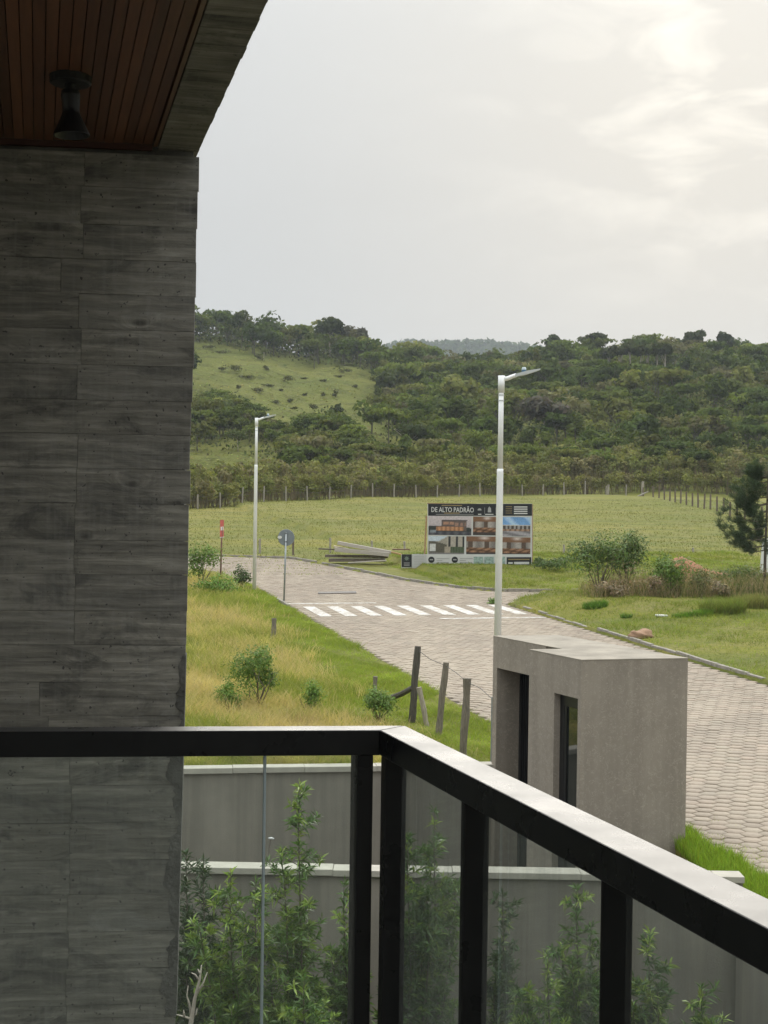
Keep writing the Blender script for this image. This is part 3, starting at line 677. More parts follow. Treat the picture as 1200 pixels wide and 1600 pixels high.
# far block, set back
LF = 2.35; F0 = FC - af * LF
d0, dz0 = aof(825, 1054, F0); d1, dz1 = aof(776.5, 1044, F0); dzt = (dz0 + dz1) / 2 - .0; dlow = d0 - .5
WF = WB - .45
mb = MB(); blk(F0, d1, LF, 0, WF, -1.6, ZT, mb); blk(F0, L1 * .2, dlow, 0.02, WF, -1.6, ZT - .002, mb); blk(F0, dlow, d1, 0, WF, dzt, ZT, mb)
mb.build('wall', BOXP, gh)
mb = MB(); blk(F0, L1 * .2, LF + .004, -.004, WF + .004, ZT + .001, 2.598, mb); mb.build('roof_cap', TOPM, gh, bevel=.002)
# gate deep in the far block: dark frame, upright bars and a column of square cut-outs
GATEM = simple('gate_paint', (.012, .013, .014), .35, .2, 8, bmp=.05); JAMB = plaster('jamb_render', (.16, .155, .145), .2)
ga, gb = dlow, d1; gd = .37
gate = MB(); 
for a, b in ((gb - .07, gb - .001), (ga + .3, ga + .37)): blk(F0, a, b, gd, gd + .05, -1.6, dzt - .06, gate)
blk(F0, ga + .3, gb - .001, gd, gd + .05, dzt - .0605, dzt - .001, gate)
gt = gate.build('gate', GATEM, gh)
na = 6
for i in range(na):
    a = gb - .10 - i * .055; m = MB(); blk(F0, a - .018, a, gd + .012, gd + .04, -1.6, dzt - .061, m); m.build('bar', GATEM, gt)
for i in range(14):
    z = dzt - .18 - i * .17
    m = MB(); a0_, a1_ = ga + .372, gb - .44
    a1_ = max(a1_, a0_ + .16)
    for (p, q, r, s_) in ((a0_, a1_, z, z + .022), (a0_, a1_, z - .11, z - .088), (a0_, a0_ + .022, z - .088, z), (a1_ - .022, a1_, z - .088, z)):
        blk(F0, p, q, gd - .004, gd + .02, r, s_, m)
    m.build('square_ring', simple('ring_paint', (.10, .10, .10), .4, .1, 5) if i == 0 else bpy.data.materials['ring_paint'], gt)
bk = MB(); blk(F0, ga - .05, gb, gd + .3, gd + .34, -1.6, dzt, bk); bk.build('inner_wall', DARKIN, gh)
# window in the near block
fr = MB(); g0 = .09
for a, b in ((w1 - .10, w1 - .001), (w0 + .001, w0 + .05)): blk(A0, a, b, g0, g0 + .06, -1.6, wz - .001, fr)
blk(A0, w0 + .0505, w1 - .1005, g0, g0 + .06, wz - .16, wz - .0015, fr); blk(A0, w0 + .0505, w1 - .1005, g0, g0 + .06, -1.6, -1.45, fr)
wn = fr.build('window', GATEM, gh)
gp = MB(); blk(A0, w0 + .05, w1 - .1, g0 + .025, g0 + .033, -1.45, wz - .16, gp)
def mirror_glass():
    m, t, b, out = newmat('window_glass'); b.inputs['Base Color'].default_value = (.02, .024, .022, 1); b.inputs['Roughness'].default_value = .03; b.inputs['IOR'].default_value = 1.9; return m
gp.build('pane', mirror_glass(), wn)
md = MB(); blk(A0, w1 - .16, w1 - .1005, g0 + .005, g0 + .05, -1.45, wz - .1605, md); md.build('sash', GATEM, wn)

# ================================================================== STREET LAMPS
WHITEP = simple('white_paint', (.86, .87, .85), .4, .05, 3, bmp=.03); LUMG = simple('lamp_grey', (.55, .57, .56), .4, .08, 4)
BLUEP = simple('photocell_blue', (.05, .13, .20), .3, .1, 4); CLEAR = simple('photocell_cap', (.55, .62, .65), .3, .05, 4)
def street_lamp(px, py_top, yd, z0, label):
    tp = PY(px, py_top, yd); k = tp[2] - z0; x, y = tp[0], yd; H = tp[2]
    root = tag(empty('street_lamp', (x, y, z0)), label, 'street lamp', 'white lamp posts along the street')
    sc = k / 7.0
    MB().tube([(x, y, z0 - .2), (x, y, z0 + 5.05 * sc), (x, y, z0 + 5.12 * sc)], [.078, .066, .062], 16).build('lower_pole', WHITEP, root, smooth=True)
    MB().tube([(x, y, z0 + 5.08 * sc), (x, y, H - .02)], [.056, .05], 16).build('upper_pole', WHITEP, root, smooth=True)
    for zz in (H - .47, H - .36): MB().tube([(x, y, zz), (x, y, zz + .022)], .060, 16).build('band', LUMG, root)
    MB().tube([(x, y, H - .30), (x, y, H + .04)], [.066, .068], 16).build('sleeve', WHITEP, root, smooth=True)
    d = np.array([RC, RS * .2, 0]); d /= np.linalg.norm(d); up = np.array([0, 0, 1.])
    e = lambda a, h: np.array([x, y, H]) + d * a + up * h
    MB().tube([e(.0, -.03), e(.12, -.015), e(.24, .035), e(.30, .055)], [.05, .045, .042, .04], 12).build('arm', WHITEP, root, smooth=True)
    hd = MB(); side = np.array([-d[1], d[0], 0])
    prof = [(.27, .045, .045, .03), (.36, .07, .10, .03), (.50, .105, .13, .035), (.66, .145, .14, .022), (.76, .172, .13, .012)]
    rings = [[e(a, h + th) + side * wd, e(a, h + th) - side * wd, e(a, h - th) - side * wd, e(a, h - th) + side * wd] for a, h, wd, th in prof]
    for r1, r2 in zip(rings[:-1], rings[1:]): hd.add(r1 + r2, [(0, 1, 5, 4), (1, 2, 6, 5), (2, 3, 7, 6), (3, 0, 4, 7)])
    hd.add(rings[0], [(0, 1, 2, 3)]); hd.add(rings[-1], [(0, 1, 2, 3)])
    head = hd.build('lamp_head', LUMG, root)
    lathe(MB(), e(.45, .12), [(0, .045), (.045, .045), (.05, .04)]).build('photocell', BLUEP, head)
    lathe(MB(), e(.45, .165), [(0, .046), (.03, .044), (.05, .03), (.055, 0)]).build('photocell_cap', CLEAR, head)
    return root
street_lamp(783.5, 590, 28.4, gz(*xy(8.5, 27.5)), 'tall white street lamp rising behind the gatehouse, nearer of the two')
street_lamp(401, 654.5, 56.3, gz(-5.1, 56.3), 'white street lamp by the zebra crossing, farther of the two')

# ================================================================== SIGNS
GALV = simple('galvanised', (.33, .36, .36), .45, .15, 6, .6); REDP = simple('sign_red', (.50, .06, .05), .5, .2, 10); RUST = simple('rusty_post', (.17, .085, .06), .8, .3, 12)
SIGNBACK = simple('sign_back', (.22, .25, .27), .5, .15, 5, .3); SIGNW = simple('sign_white', (.7, .7, .68), .5, .08, 5)
b = PY(443.5, 947, 51.2); t = PY(447, 840, 51.2)
sg = tag(empty('round_sign', (b[0], b[1], gz(b[0], b[1]))), 'round traffic sign seen from its grey back, on a galvanised post by the crossing', 'sign')
MB().tube([(b[0], b[1], gz(b[0], b[1]) - .1), (t[0], b[1], t[2] + .18)], .032, 10).build('post', GALV, sg, smooth=True)
c = np.array([t[0], b[1] + .055, t[2]]); r = 13 * 51.2 / F
disc = lathe(MB(), c, [(0, 0), (0, r * .97), (.006, r), (.012, r), (.012, 0)], (0, 1, 0), 40).build('disc', SIGNBACK, sg)
MB().box(t[0] - .035, t[0] + .035, b[1] - .03, b[1] + .053, t[2] + .13, t[2] + .17).build('bracket', DARKP, sg)
MB().box(t[0] - .035, t[0] + .035, b[1] - .03, b[1] + .053, t[2] - .17, t[2] - .13).build('bracket', DARKP, sg)
ring = []
q = PY(437, 839.5, 51.2); m = MB()
m.prism([(q[0] + .08 * math.cos(a), q[2] + .055 * math.sin(a)) for a in np.arange(12) * math.pi / 6], 0, 1); m.v = [(v[0], c[1] - .006 + v[2] * .004, v[1]) for v in m.v]
m.build('sticker', SIGNW, disc)
b = PY(344.5, 908, 62.3); t = PY(347, 813, 62.3)
rs = tag(empty('red_sign', (b[0], b[1], gz(b[0], b[1]))), 'narrow red and white sign seen nearly edge-on, on a rusty post by the bushes', 'sign')
MB().tube([(b[0], b[1], gz(b[0], b[1]) - .1), (t[0], b[1], t[2] - .3)], .038, 8).build('post', RUST, rs, smooth=True)
zt = t[2] + .02; hw_ = 26 * 62.3 / F; dx = np.array([.06, .44]); 
def plate(u0_, u1_, z0_, z1_, off, mat, name, parent):
    n = np.array([dx[1], -dx[0]]); n /= np.linalg.norm(n); ctr = np.array([t[0], b[1] - .05])
    q = [ctr + dx * u0_ + n * off, ctr + dx * u1_ + n * off, ctr + dx * u1_ + n * (off + .006), ctr + dx * u0_ + n * (off + .006)]
    return MB().prism(q, z0_, z1_).build(name, mat, parent)
oct_ = []
pl = plate(-.72, .72, zt - .74, zt, 0, REDP, 'plate', rs)
plate(-.55, .55, zt - .46, zt - .30, .007, SIGNW, 'lettering_band', pl); plate(-.72, .72, zt - .775, zt - .742, 0.001, SIGNW, 'lower_edge', pl)
plate(-.55, .55, zt - .46, zt - .30, -.007, SIGNW, 'lettering_band', pl)

# ================================================================== BILLBOARD
YB = 69.0
BLK = simple('print_black', (.012, .014, .017), .5, .1, 3, bmp=0); WHT = simple('print_white', (.62, .62, .60), .5, .04, 3, bmp=0); GOLD = simple('print_gold', (.30, .22, .10), .5, .1, 3, bmp=0)
GREYP = simple('print_grey', (.36, .36, .35), .5, .08, 3, bmp=0); OLDWOOD = simple('raw_timber', (.36, .22, .125), .85, .25, 10, stretch=(1, 1, 4))
bb0 = PY(750, 893, YB); bill = tag(empty('billboard', (bb0[0], YB, gz(bb0[0], YB))), 'large billboard of house pictures standing on the grass verge', 'billboard')
def rect(x0, y0, x1, y1, dep, mat, name, parent, th=.012, skew=True):
    a, b_, c_, d_ = (PY(x0, y1, YB), PY(x1, y1, YB), PY(x1, y0, YB), PY(x0, y0, YB))
    f_ = [p - [0, dep, 0] for p in (a, b_, c_, d_)]; k_ = [p + [0, th - .001, 0] for p in f_]
    return MB().hexa(f_, k_).build(name, mat, parent)
rect(668, 787, 831.5, 870.5, 0, WHT, 'panel', bill, .05); panel = rect(627, 866, 831, 887.5, .052, WHT, 'lower_panel', bill, .04)
head = rect(669, 787.3, 831.2, 805.8, .012, BLK, 'header', bill)
def text_obj(txt, x0, y0, x1, y1, dep, mat, name, parent):
    cu = bpy.data.curves.new(name, 'FONT'); cu.body = txt; cu.extrude = .002; cu.offset = .012; cu.resolution_u = 2
    o = bpy.data.objects.new('tmp', cu); COL.objects.link(o); dg = bpy.context.evaluated_depsgraph_get(); me = bpy.data.meshes.new_from_object(o.evaluated_get(dg))
    bpy.data.objects.remove(o); bpy.data.curves.remove(cu)
    v = np.array([tuple(p.co) for p in me.vertices]); lo, hi = v.min(0), v.max(0)
    a, b_ = PY(x0, y1, YB), PY(x1, y0, YB)
    if hi[0] - lo[0] < 1e-6: return
    nx = a[0] + (v[:, 0] - lo[0]) / (hi[0] - lo[0]) * (b_[0] - a[0]); nz = a[2] + (v[:, 1] - lo[1]) / (hi[1] - lo[1]) * (b_[2] - a[2])
    o0 = org(parent); nv = np.stack([nx, np.full(len(v), YB - dep) - v[:, 2] * .5, nz], 1) - o0
    me.vertices.foreach_set('co', nv.astype(np.float32).ravel()); me.update(); me.materials.clear(); me.materials.append(mat); me.name = name
    return link(name, me, parent)
text_obj('DE ALTO PADRÃO', 674, 791.2, 740.5, 800, .016, WHT, 'lettering', head)
for x0, y0, x1, y1, mt in ((690, 789.2, 722, 790.5, GOLD), (694, 801, 718, 802.3, GOLD), (681, 803.3, 740, 804.0, GREYP), (790, 791.3, 800, 792.2, GOLD), (790, 794.5, 800, 795.4, GOLD), (790, 797.9, 800, 798.8, GOLD), (790, 801.2, 800, 802.1, GOLD),
                           (803, 791.2, 824, 793, WHT), (803, 794.6, 824, 796.4, WHT), (803, 798, 824, 799.8, WHT), (803, 801.4, 824, 803.2, WHT), (747, 802.8, 752, 804.4, WHT), (758, 803, 771, 804.4, WHT), (757, 793, 757.5, 803, GREYP), (774.5, 793, 775, 803, GREYP)):
    rect(x0, y0, x1, y1, .0165, mt, 'small_print', head, .004)
def poly2(pts, dep, mat, name, parent):
    p = [PY(x, y, YB) - [0, dep, 0] for x, y in pts]; return MB().hexa(p, [q + [0, .003, 0] for q in p]).build(name, mat, parent)
poly2([(746, 797.5), (747, 795), (749.3, 794.2), (751.5, 795), (752.5, 797.5)][::-1], .0165, GREYP, 'icon', head)
poly2([(762, 800.5), (762.6, 794), (764.7, 791.4), (767, 794), (767.6, 800.5)][::-1], .0165, GREYP, 'icon', head)
# printed pictures: colour grids
def picture(x0, y0, x1, y1, fn, dep=.012):
    nx, ny = 48, 28; g = np.zeros((ny + 1, nx + 1, 3)); a, b_ = PY(x0, y1, YB), PY(x1, y0, YB); V = np.zeros((ny + 1, nx + 1, 3))
    for j in range(ny + 1):
        for i in range(nx + 1):
            u, v = i / nx, j / ny; V[j, i] = (a[0] + (b_[0] - a[0]) * u, YB - dep, a[2] + (b_[2] - a[2]) * v); g[j, i] = fn(u, v)
    g = np.clip(g * (1 + rng.normal(0, .10, g.shape[:2] + (1,))), .004, .8)
    I = np.arange((ny + 1) * (nx + 1)).reshape(ny + 1, nx + 1)
    return npobj('printed_picture', V.reshape(-1, 3), np.stack([I[:-1, :-1], I[:-1, 1:], I[1:, 1:], I[1:, :-1]], -1).reshape(-1, 4), TINT, bill, cols=g.reshape(-1, 3))
def inr(u, v, a, b, c, d): return a <= u <= b and c <= v <= d
def villa_dusk(u, v):
    c = np.array([.52, .46, .47]) * (.75 + .35 * v)
    if v < .55 - .25 * abs(u - .35) and v < .5: c = np.array([.05, .055, .05])
    if inr(u, v, .3, .88, .25, .78): c = np.array([.14, .11, .10])
    if inr(u, v, .34, .6, .55, .70) and int(u * 26) % 4: c = np.array([.42, .24, .16])
    if inr(u, v, .6, .86, .50, .66) and int(u * 26) % 3: c = np.array([.34, .21, .16])
    if inr(u, v, .3, .9, .76, .80): c = np.array([.035, .03, .03])
    if inr(u, v, .18, .82, .22, .44): c = np.array([.46, .24, .13]) * (.5 + .7 * abs(math.sin(u * 31)))
    if v < .2: c = np.array([.06, .06, .07]) + .06 * math.sin(u * 17) ** 2
    if inr(u, v, .03, .18, .12, .28): c = np.array([.22, .25, .27])
    return c
def lounge(warm):
    def fn(u, v):
        c = np.array([.10, .06, .04])
        if v > .72: c = np.array([.22, .12, .07]) + .45 * math.exp(-((u - .55) / .13) ** 2 - ((v - .92) / .08) ** 2)
        elif v > .42: c = np.array([.40, .36, .33]) * (.55 + .5 * math.sin(u * 7 + warm * 3) ** 2) if abs(math.sin(u * 6.3 + warm * 2)) > .45 else np.array([.12, .085, .065])
        elif v > .16: c = np.array([.36, .20, .12]) * (.25 + .9 * abs(math.sin(u * 11 + 3 * warm + 2 * math.sin(v * 9)) * math.cos(v * 13 + u * 3)))
        else: c = np.array([.07, .06, .055])
        return c
    return fn
def pool_house(u, v):
    c = np.array([.16, .30, .52]) * (1.1 + .5 * (1 - v)) + .25 * max(0, math.sin(u * 9 + v * 6)) * (v > .6)
    if v < .60: c = np.array([.62, .55, .48])
    if v < .54: c = np.array([.09, .075, .065]) + .25 * (abs(math.sin(u * 23)) > .75)
    if v < .36: c = np.array([.34, .22, .15]) * (.4 + .8 * abs(math.sin(u * 19)))
    if v < .26: c = np.array([.38, .36, .38]) * (.8 + .3 * math.sin(u * 7 + v * 20))
    return c
def porch(u, v):
    c = np.array([.12, .11, .085])
    if v > .72 and u < .55 - (1 - v): c = np.array([.55, .62, .68])
    elif v > .76 - .5 * max(0, u - .1) and u < .55: c = np.array([.34, .31, .26])
    if u > .52 and v > .45: c = np.array([.42, .38, .32]) if abs(math.sin(u * 16)) > .45 else np.array([.05, .05, .05])
    if u > .5 and v < .45: c = np.array([.06, .085, .04]) + .05 * abs(math.sin(u * 40))
    if inr(u, v, .04, .2, .2, .6): c = np.array([.6, .6, .58])
    if inr(u, v, .45, .62, .12, .45): c = np.array([.38, .33, .26])
    if v < .12: c = np.array([.2, .19, .18])
    return c
for rct, fn in (((669.4, 807, 736.8, 835.6), villa_dusk), ((738.9, 807.7, 779.5, 836), lounge(0)), ((781.5, 808.3, 829, 837.6), pool_house),
                ((669.4, 838.2, 725.6, 866.8), porch), ((728.3, 838.6, 780, 867.6), lounge(1.2)), ((782, 839.8, 829, 869), lounge(2.3))): picture(*rct, fn, .013)
sqr = rect(627.6, 866, 643.3, 886, .066, BLK, 'emblem_panel', bill)
star = []
for i in range(16):
    a = i * math.pi / 8; r_ = 4.2 if i % 2 == 0 else 2.2; star.append((635.4 + r_ * math.cos(a), 872.5 + r_ * math.sin(a)))
poly2(star[::-1], .069, simple('emblem_green', (.16, .21, .17), .5, .1, 3, bmp=0), 'emblem', sqr)
for y in (879, 881, 883): rect(631, y, 640, y + .9, .069, GREYP, 'small_print', sqr, .003)
rect(643.6, 866.3, 666.5, 886, .066, simple('print_pale', (.50, .50, .49), .5, .05, 3, bmp=0), 'notice_panel', bill)
for i in range(6): rect(647, 869 + i * 2.6, 662, 869.6 + i * 2.6, .069, GREYP, 'small_print', bill, .003)
for cx_ in (674, 710.5):
    poly2([(cx_ + 4.9 * math.cos(a), 874.5 + 4.9 * math.sin(a)) for a in -np.arange(24) * math.pi / 12], .066, BLK, 'round_badge', bill)
    rect(cx_ - 2.6, 873.6, cx_ + 2.6, 875.3, .069, GREYP, 'small_print', bill, .003)
    for i, ln in enumerate((20, 9, 19)): rect(cx_ + 8, 872 + i * 3.1, cx_ + 8 + ln, 872.9 + i * 3.1, .066, GREYP, 'small_print', bill, .003)
TEAL = simple('print_teal', (.30, .40, .36), .5, .5, 9, bmp=0)
for x0 in (740, 756.5, 774): rect(x0, 869.8, x0 + 15, 885, .066, TEAL, 'plan_picture', bill)
ft = rect(791.5, 870.5, 829.8, 886.2, .066, BLK, 'footer_panel', bill)
rect(794, 873.2, 827, 874.8, .069, GOLD, 'small_print', ft, .003); rect(794, 878.3, 801, 881, .069, WHT, 'small_print', ft, .003); rect(803, 877.8, 826.5, 881.6, .069, WHT, 'small_print', ft, .003)
for x in (680, 735, 790, 824):
    p = PY(x, 870, YB); MB().box(p[0] - .05, p[0] + .05, YB + .055, YB + .14, gz(p[0], YB) - .1, PY(x, 792, YB)[2]).build('post', OLDWOOD, bill)
a = PY(629, 889.5, YB); c = PY(830, 889.5, YB); MB().beam((a[0], YB - .02, a[2]), (c[0], YB - .02, c[2]), .07, .11).build('bottom_batten', OLDWOOD, bill)
a = PY(666.4, 806, YB); c = PY(663.5, 866, YB); MB().beam((a[0], YB + .02, a[2]), (c[0], YB + .02, c[2]), .07, .07, (0, 1, 0)).build('side_batten', OLDWOOD, bill)
a = PY(832.4, 788, YB); c = PY(831.8, 890, YB); MB().beam((a[0], YB + .02, a[2]), (c[0], YB + .02, c[2]), .035, .05, (0, 1, 0)).build('side_batten', OLDWOOD, bill)
a = PY(667, 786.6, YB); c = PY(832, 786.9 + 2.2, YB); MB().beam((a[0], YB + .03, a[2]), (c[0], YB + .03, c[2]), .06, .04).build('top_batten', OLDWOOD, bill)

# ================================================================== STACK OF PLANKS
GREYW = simple('weathered_board', (.42, .385, .33), .9, .15, 9, stretch=(1, 4, 4)); DARKW = simple('dark_timber', (.15, .125, .10), .9, .3, 9); PALEW = simple('pale_board', (.60, .53, .36), .85, .1, 9); ORW = simple('orange_board', (.50, .30, .15), .85, .15, 9)
def plank(x0, y0, x1, y1, yd, wd, ht, mat, label, dy=0.0, nm='plank'):
    a, c = PY(x0, y0, yd), PY(x1, y1, yd + dy)
    m = (a + c) / 2
    return tag(MB().beam(a, c, wd, ht).build(nm, mat, None, bevel=.008, loc=m), label, 'plank', 'boards piled beside the road')
plank(527.5, 848, 611, 863.5, 72, .55, .17, GREYW, 'topmost grey board of the tilted pile on the grass')
plank(523, 858.5, 608, 866.5, 71.8, .6, .2, GREYW, 'second grey board of the pile, under the topmost one')
plank(521.5, 853.5, 545, 858.5, 72.3, .5, .08, PALEW, 'pale yellowish board end between the two grey boards')
plank(528, 857.5, 606, 865.5, 72.3, .4, .13, DARKW, 'added dark filler for the shaded gap between the two grey boards')  # filler piece, its dark colour stands for the shade in the gap
plank(508, 868.5, 606, 870.0, 72.0, .4, .13, DARKW, 'dark timber lying lower in the pile with its end showing at left')
plank(514, 875, 602, 875.0, 72.1, .8, .15, DARKW, 'bottom dark timber carrying the board pile')
plank(497.5, 857.5, 523, 858.6, 72.5, .07, .07, DARKW, 'thin dark pole poking out left of the board pile')
plank(609, 862, 628, 866.5, 72.4, .3, .07, ORW, 'orange-brown board behind the grey boards at right of the pile')
plank(613, 858.4, 640, 858.6, 73.4, .3, .06, RUST, 'reddish board end lying behind the pile beside the billboard')
plank(544, 879.5, 604, 875.6, 70.8, .25, .05, GREYW, 'thin pale board lying on the grass in front of the pile')

# ================================================================== FENCES
POSTM = simple('grey_fence_post', (.34, .31, .26), .9, .25, 6, stretch=(4, 4, 1)); POSTD = simple('brown_fence_post', (.16, .125, .09), .9, .3, 6, stretch=(4, 4, 1)); WIREM = simple('fence_wire', (.10, .095, .09), .6, .2, 4, .5)
def fence(name, pts, label, mat, rad, wires=True, wz=(.35, .75, 1.1)):
    b = pts[len(pts) // 2]; root = tag(empty(name, (b[0], b[1], gz(b[0], b[1]))), label, 'fence'); tops = []
    for (x, y, h, lx) in pts:
        z = gz(x, y); m = MB().tube([(x, y, z - .1), (x + lx * .5, y, z + h * .55), (x + lx, y, z + h)], [rad * 1.05, rad, rad * .95], 6); m.build('post', mat, root)
    if wires:
        for hz in wz:
            m = MB()
            for p, q in zip(pts[:-1], pts[1:]): m.tube([(p[0], p[1], gz(p[0], p[1]) + hz), (q[0], q[1], gz(q[0], q[1]) + hz)], .008, 3, False)
            m.build('wire', WIREM, root)
def field_pt(px, yd): return PY(px, 785, yd)[0], yd
pts = []
px0 = [205, 240, 275, 309, 344, 378.5, 412, 446.5, 480, 514.5, 548, 582, 615.5, 650, 683, 717, 750, 783, 816, 848, 881, 914, 946.5, 978]
for p in px0:
    yd = np.interp(p, [200, 300, 600, 1000], [119, 126, 149, 168]); x, y = field_pt(p, yd); pts.append((x, y, 1.4 + random.uniform(-.12, .12), random.uniform(-.06, .06)))
fence('pasture_fence', pts, 'long pasture fence of grey posts in front of the scrub', POSTM, .07)
pts = []
for i, p in enumerate([1005, 1020.5, 1029.5, 1038, 1046.5, 1055, 1063.5, 1072.5, 1082, 1091, 1100.5, 1110, 1120.5, 1130.5, 1141, 1152, 1164, 1177, 1191, 1207]):
    yd = np.interp(p, [1000, 1055, 1152, 1207], [167, 148, 118, 106]); x, y = field_pt(p, yd); pts.append((x, y, 1.35 + random.uniform(-.1, .1), random.uniform(-.05, .05)))
fence('side_fence', pts, 'fence of brown posts running down the right side of the pasture', POSTD, .085)
def lone_post(px0_, py0_, px1_, py1_, yd, r, mat, label, group=None, nm='fence_post', cat='post', sink=.15, z0=None):
    a, c = PY(px0_, py0_, yd), PY(px1_, py1_, yd); d = (a - c) / np.linalg.norm(a - c)
    g = gz(c[0], c[1]) if z0 is None else z0
    c = c - d * max(0, (c[2] - g) + sink) if c[2] > g - sink else c
    n = 9; ring = [r * (1 + .10 * math.sin(i * 2.3 + px0_) + random.uniform(-.05, .05)) for i in range(6)]; pts = [c + (a - c) * i / 5 + np.array([math.sin(i * 1.9 + px0_), math.cos(i + px0_), 0]) * r * .12 for i in range(6)]
    return tag(MB().tube(pts, ring, n).build(nm, mat, None, loc=c), label, cat, group)
lone_post(990 + 14.5, 752, 1003.8, 778, 166, .16, POSTM, 'tallest pale corner post of the pasture fence')
lone_post(951, 757, 949.5, 778, 165, .13, POSTM, 'pale slanting post doubled up beside the pasture fence near its corner')
lone_post(1013, 768, 998, 775, 164.5, .09, POSTM, 'diagonal brace leaning on the pasture corner post')
SPLIT = simple('split_wood', (.22, .195, .15), .9, .4, 9, bmp=.8, bdist=.02, stretch=(6, 6, .6)); SPLITD = simple('dark_split_wood', (.11, .10, .08), .9, .4, 9, bmp=.8, bdist=.02, stretch=(6, 6, .6))
lone_post(652.5, 1010, 643, 1134, 27.5, .068, SPLITD, 'tallest dark split-wood fence post by the roadside with poles leaning on it')
lone_post(697, 1035, 684.5, 1150, 26.3, .060, SPLIT, 'leaning split-wood fence post, middle of the three by the roadside')
lone_post(730.5, 1060, 723, 1184, 24.3, .068, SPLIT, 'thick split-wood fence post nearest the gatehouse')
lone_post(655, 1074, 672, 1158, 27.2, .05, simple('pale_split_wood', (.36, .32, .25), .9, .3, 9, bmp=.6, stretch=(6, 6, .6)), 'pale pole propped against the tallest roadside post', nm='prop_pole', cat='pole')
a, c = PY(645, 1074.5, 27.45), PY(612, 1090, 28.6)
tag(MB().tube([a, (a + c) / 2 + [0, 0, -.02], c], [.05, .055, .055], 8).build('brace_pole', SPLITD, None, loc=c), 'dark broken pole sticking out left of the tallest roadside post', 'pole')
lone_post(586.8, 1057, 585, 1086, 29.5, .045, SPLIT, 'short grey post stump in the grass left of the roadside posts')
lone_post(428.5, 966, 426, 1013, 40, .072, SPLIT, 'weathered post standing alone in the dry grass')
lone_post(769.3, 1089, 767.5, 1197, 22.4, .016, GALV, 'thin metal stake against the gatehouse corner', nm='metal_stake', cat='stake')
# slack wire between roadside posts
wv = MB()
wp_ = [PY(652, 1015, 27.5), PY(672, 1030, 27), PY(696, 1040, 26.3), PY(714, 1052, 25.4), PY(730, 1066, 24.3), PY(750, 1075, 23.4), PY(769, 1092, 22.4)]
tag(wv.tube(wp_, .006, 4).build('fence_wire', WIREM, None, loc=wp_[0]), 'thin slack wire strung between the roadside posts', 'wire')
# roadside pasture posts beyond the junction
for p, y0, y1, yd, lab in ((881, 851, 872, 78, 'pale grey post in the pasture right of the billboard'), (1083, 856, 872, 80, 'pale post near the red earth mound'), (516, 840, 856, 80, 'grey post behind the pile of boards'),
                      (581, 845, 854, 80, 'short pale post stub behind the middle of the board pile'), (632, 846, 862, 79, 'pale post between the board pile and the billboard'), (458, 843, 874, 77.8, 'thin brown post behind the round sign'), (406, 842, 872, 79, 'small pale post just right of the farther lamp')):
    lone_post(p, y0, p, y1, yd, .06, POSTD if p == 458 else POSTM, lab)
# ================================================================== VEGETATION helpers
def unit(v): return v / (np.linalg.norm(v, axis=-1, keepdims=True) + 1e-9)
def diamonds(P, Nn, a, b):
    n = len(P); r = unit(rng.normal(size=(n, 3))); t1 = unit(np.cross(Nn, r)); t2 = np.cross(unit(Nn), t1)
    a = np.broadcast_to(a, n)[:, None]; b = np.broadcast_to(b, n)[:, None]
    V = np.stack([P + t1 * a, P + t2 * b, P - t1 * a, P - t2 * b], 1).reshape(-1, 3)
    return V, np.arange(n * 4).reshape(n, 4)
def lobes(R, n, flat=.75):
    """lobe centres inside an ellipsoid of radii R, with lobe radii"""
    d = unit(rng.normal(size=(n, 3))); r = rng.random(n) ** (1 / 3.) * .68
    c = d * r[:, None] * R; c[:, 2] *= flat
    lr = rng.uniform(.30, .50, n)[:, None] * R; return c, lr
def crown_pts(R, nl, nc, flip=True):
    c, lr = lobes(np.array(R), nl); k = rng.integers(0, nl, nc); d = unit(rng.normal(size=(nc, 3)))
    low = (d[:, 2] < (-.35 if flip else -.8)); d[low, 2] *= -1
    P = c[k] + d * lr[k] * rng.uniform(.7, 1.06, nc)[:, None]; return P, unit(d + rng.normal(0, .45, (nc, 3))), k
def tint(n, base, var=.18, hue=.06):
    c = np.array(base)[None] * (1 + rng.normal(0, var, (n, 1))); c = c * (1 + rng.normal(0, hue, (n, 3))); return np.clip(c, .01, .7)
def tri_tubes(segs, rad):
    """three-sided tapering tubes for twigs and far trunks: segs list of (p0,p1,r0,r1)"""
    V, Q = [], []
    for p0, p1, r0, r1 in segs:
        p0, p1 = np.array(p0, float), np.array(p1, float); d = p1 - p0; d /= np.linalg.norm(d) + 1e-9; a = np.cross(d, [.37, .21, .9]); a /= np.linalg.norm(a) + 1e-9; b = np.cross(d, a); n = len(V)
        for p, r in ((p0, r0), (p1, r1)):
            for k in range(3): V.append(p + (a * math.cos(k * 2.094) + b * math.sin(k * 2.094)) * r)
        for k in range(3): Q.append((n + k, n + (k + 1) % 3, n + 3 + (k + 1) % 3, n + 3 + k))
    return np.array(V), np.array(Q)
GREENS = np.array([(.062, .085, .030), (.085, .108, .036), (.105, .125, .040), (.125, .130, .050), (.135, .125, .080), (.075, .090, .045), (.140, .150, .048)]) * np.array([1.24, 1.27, 0.96])
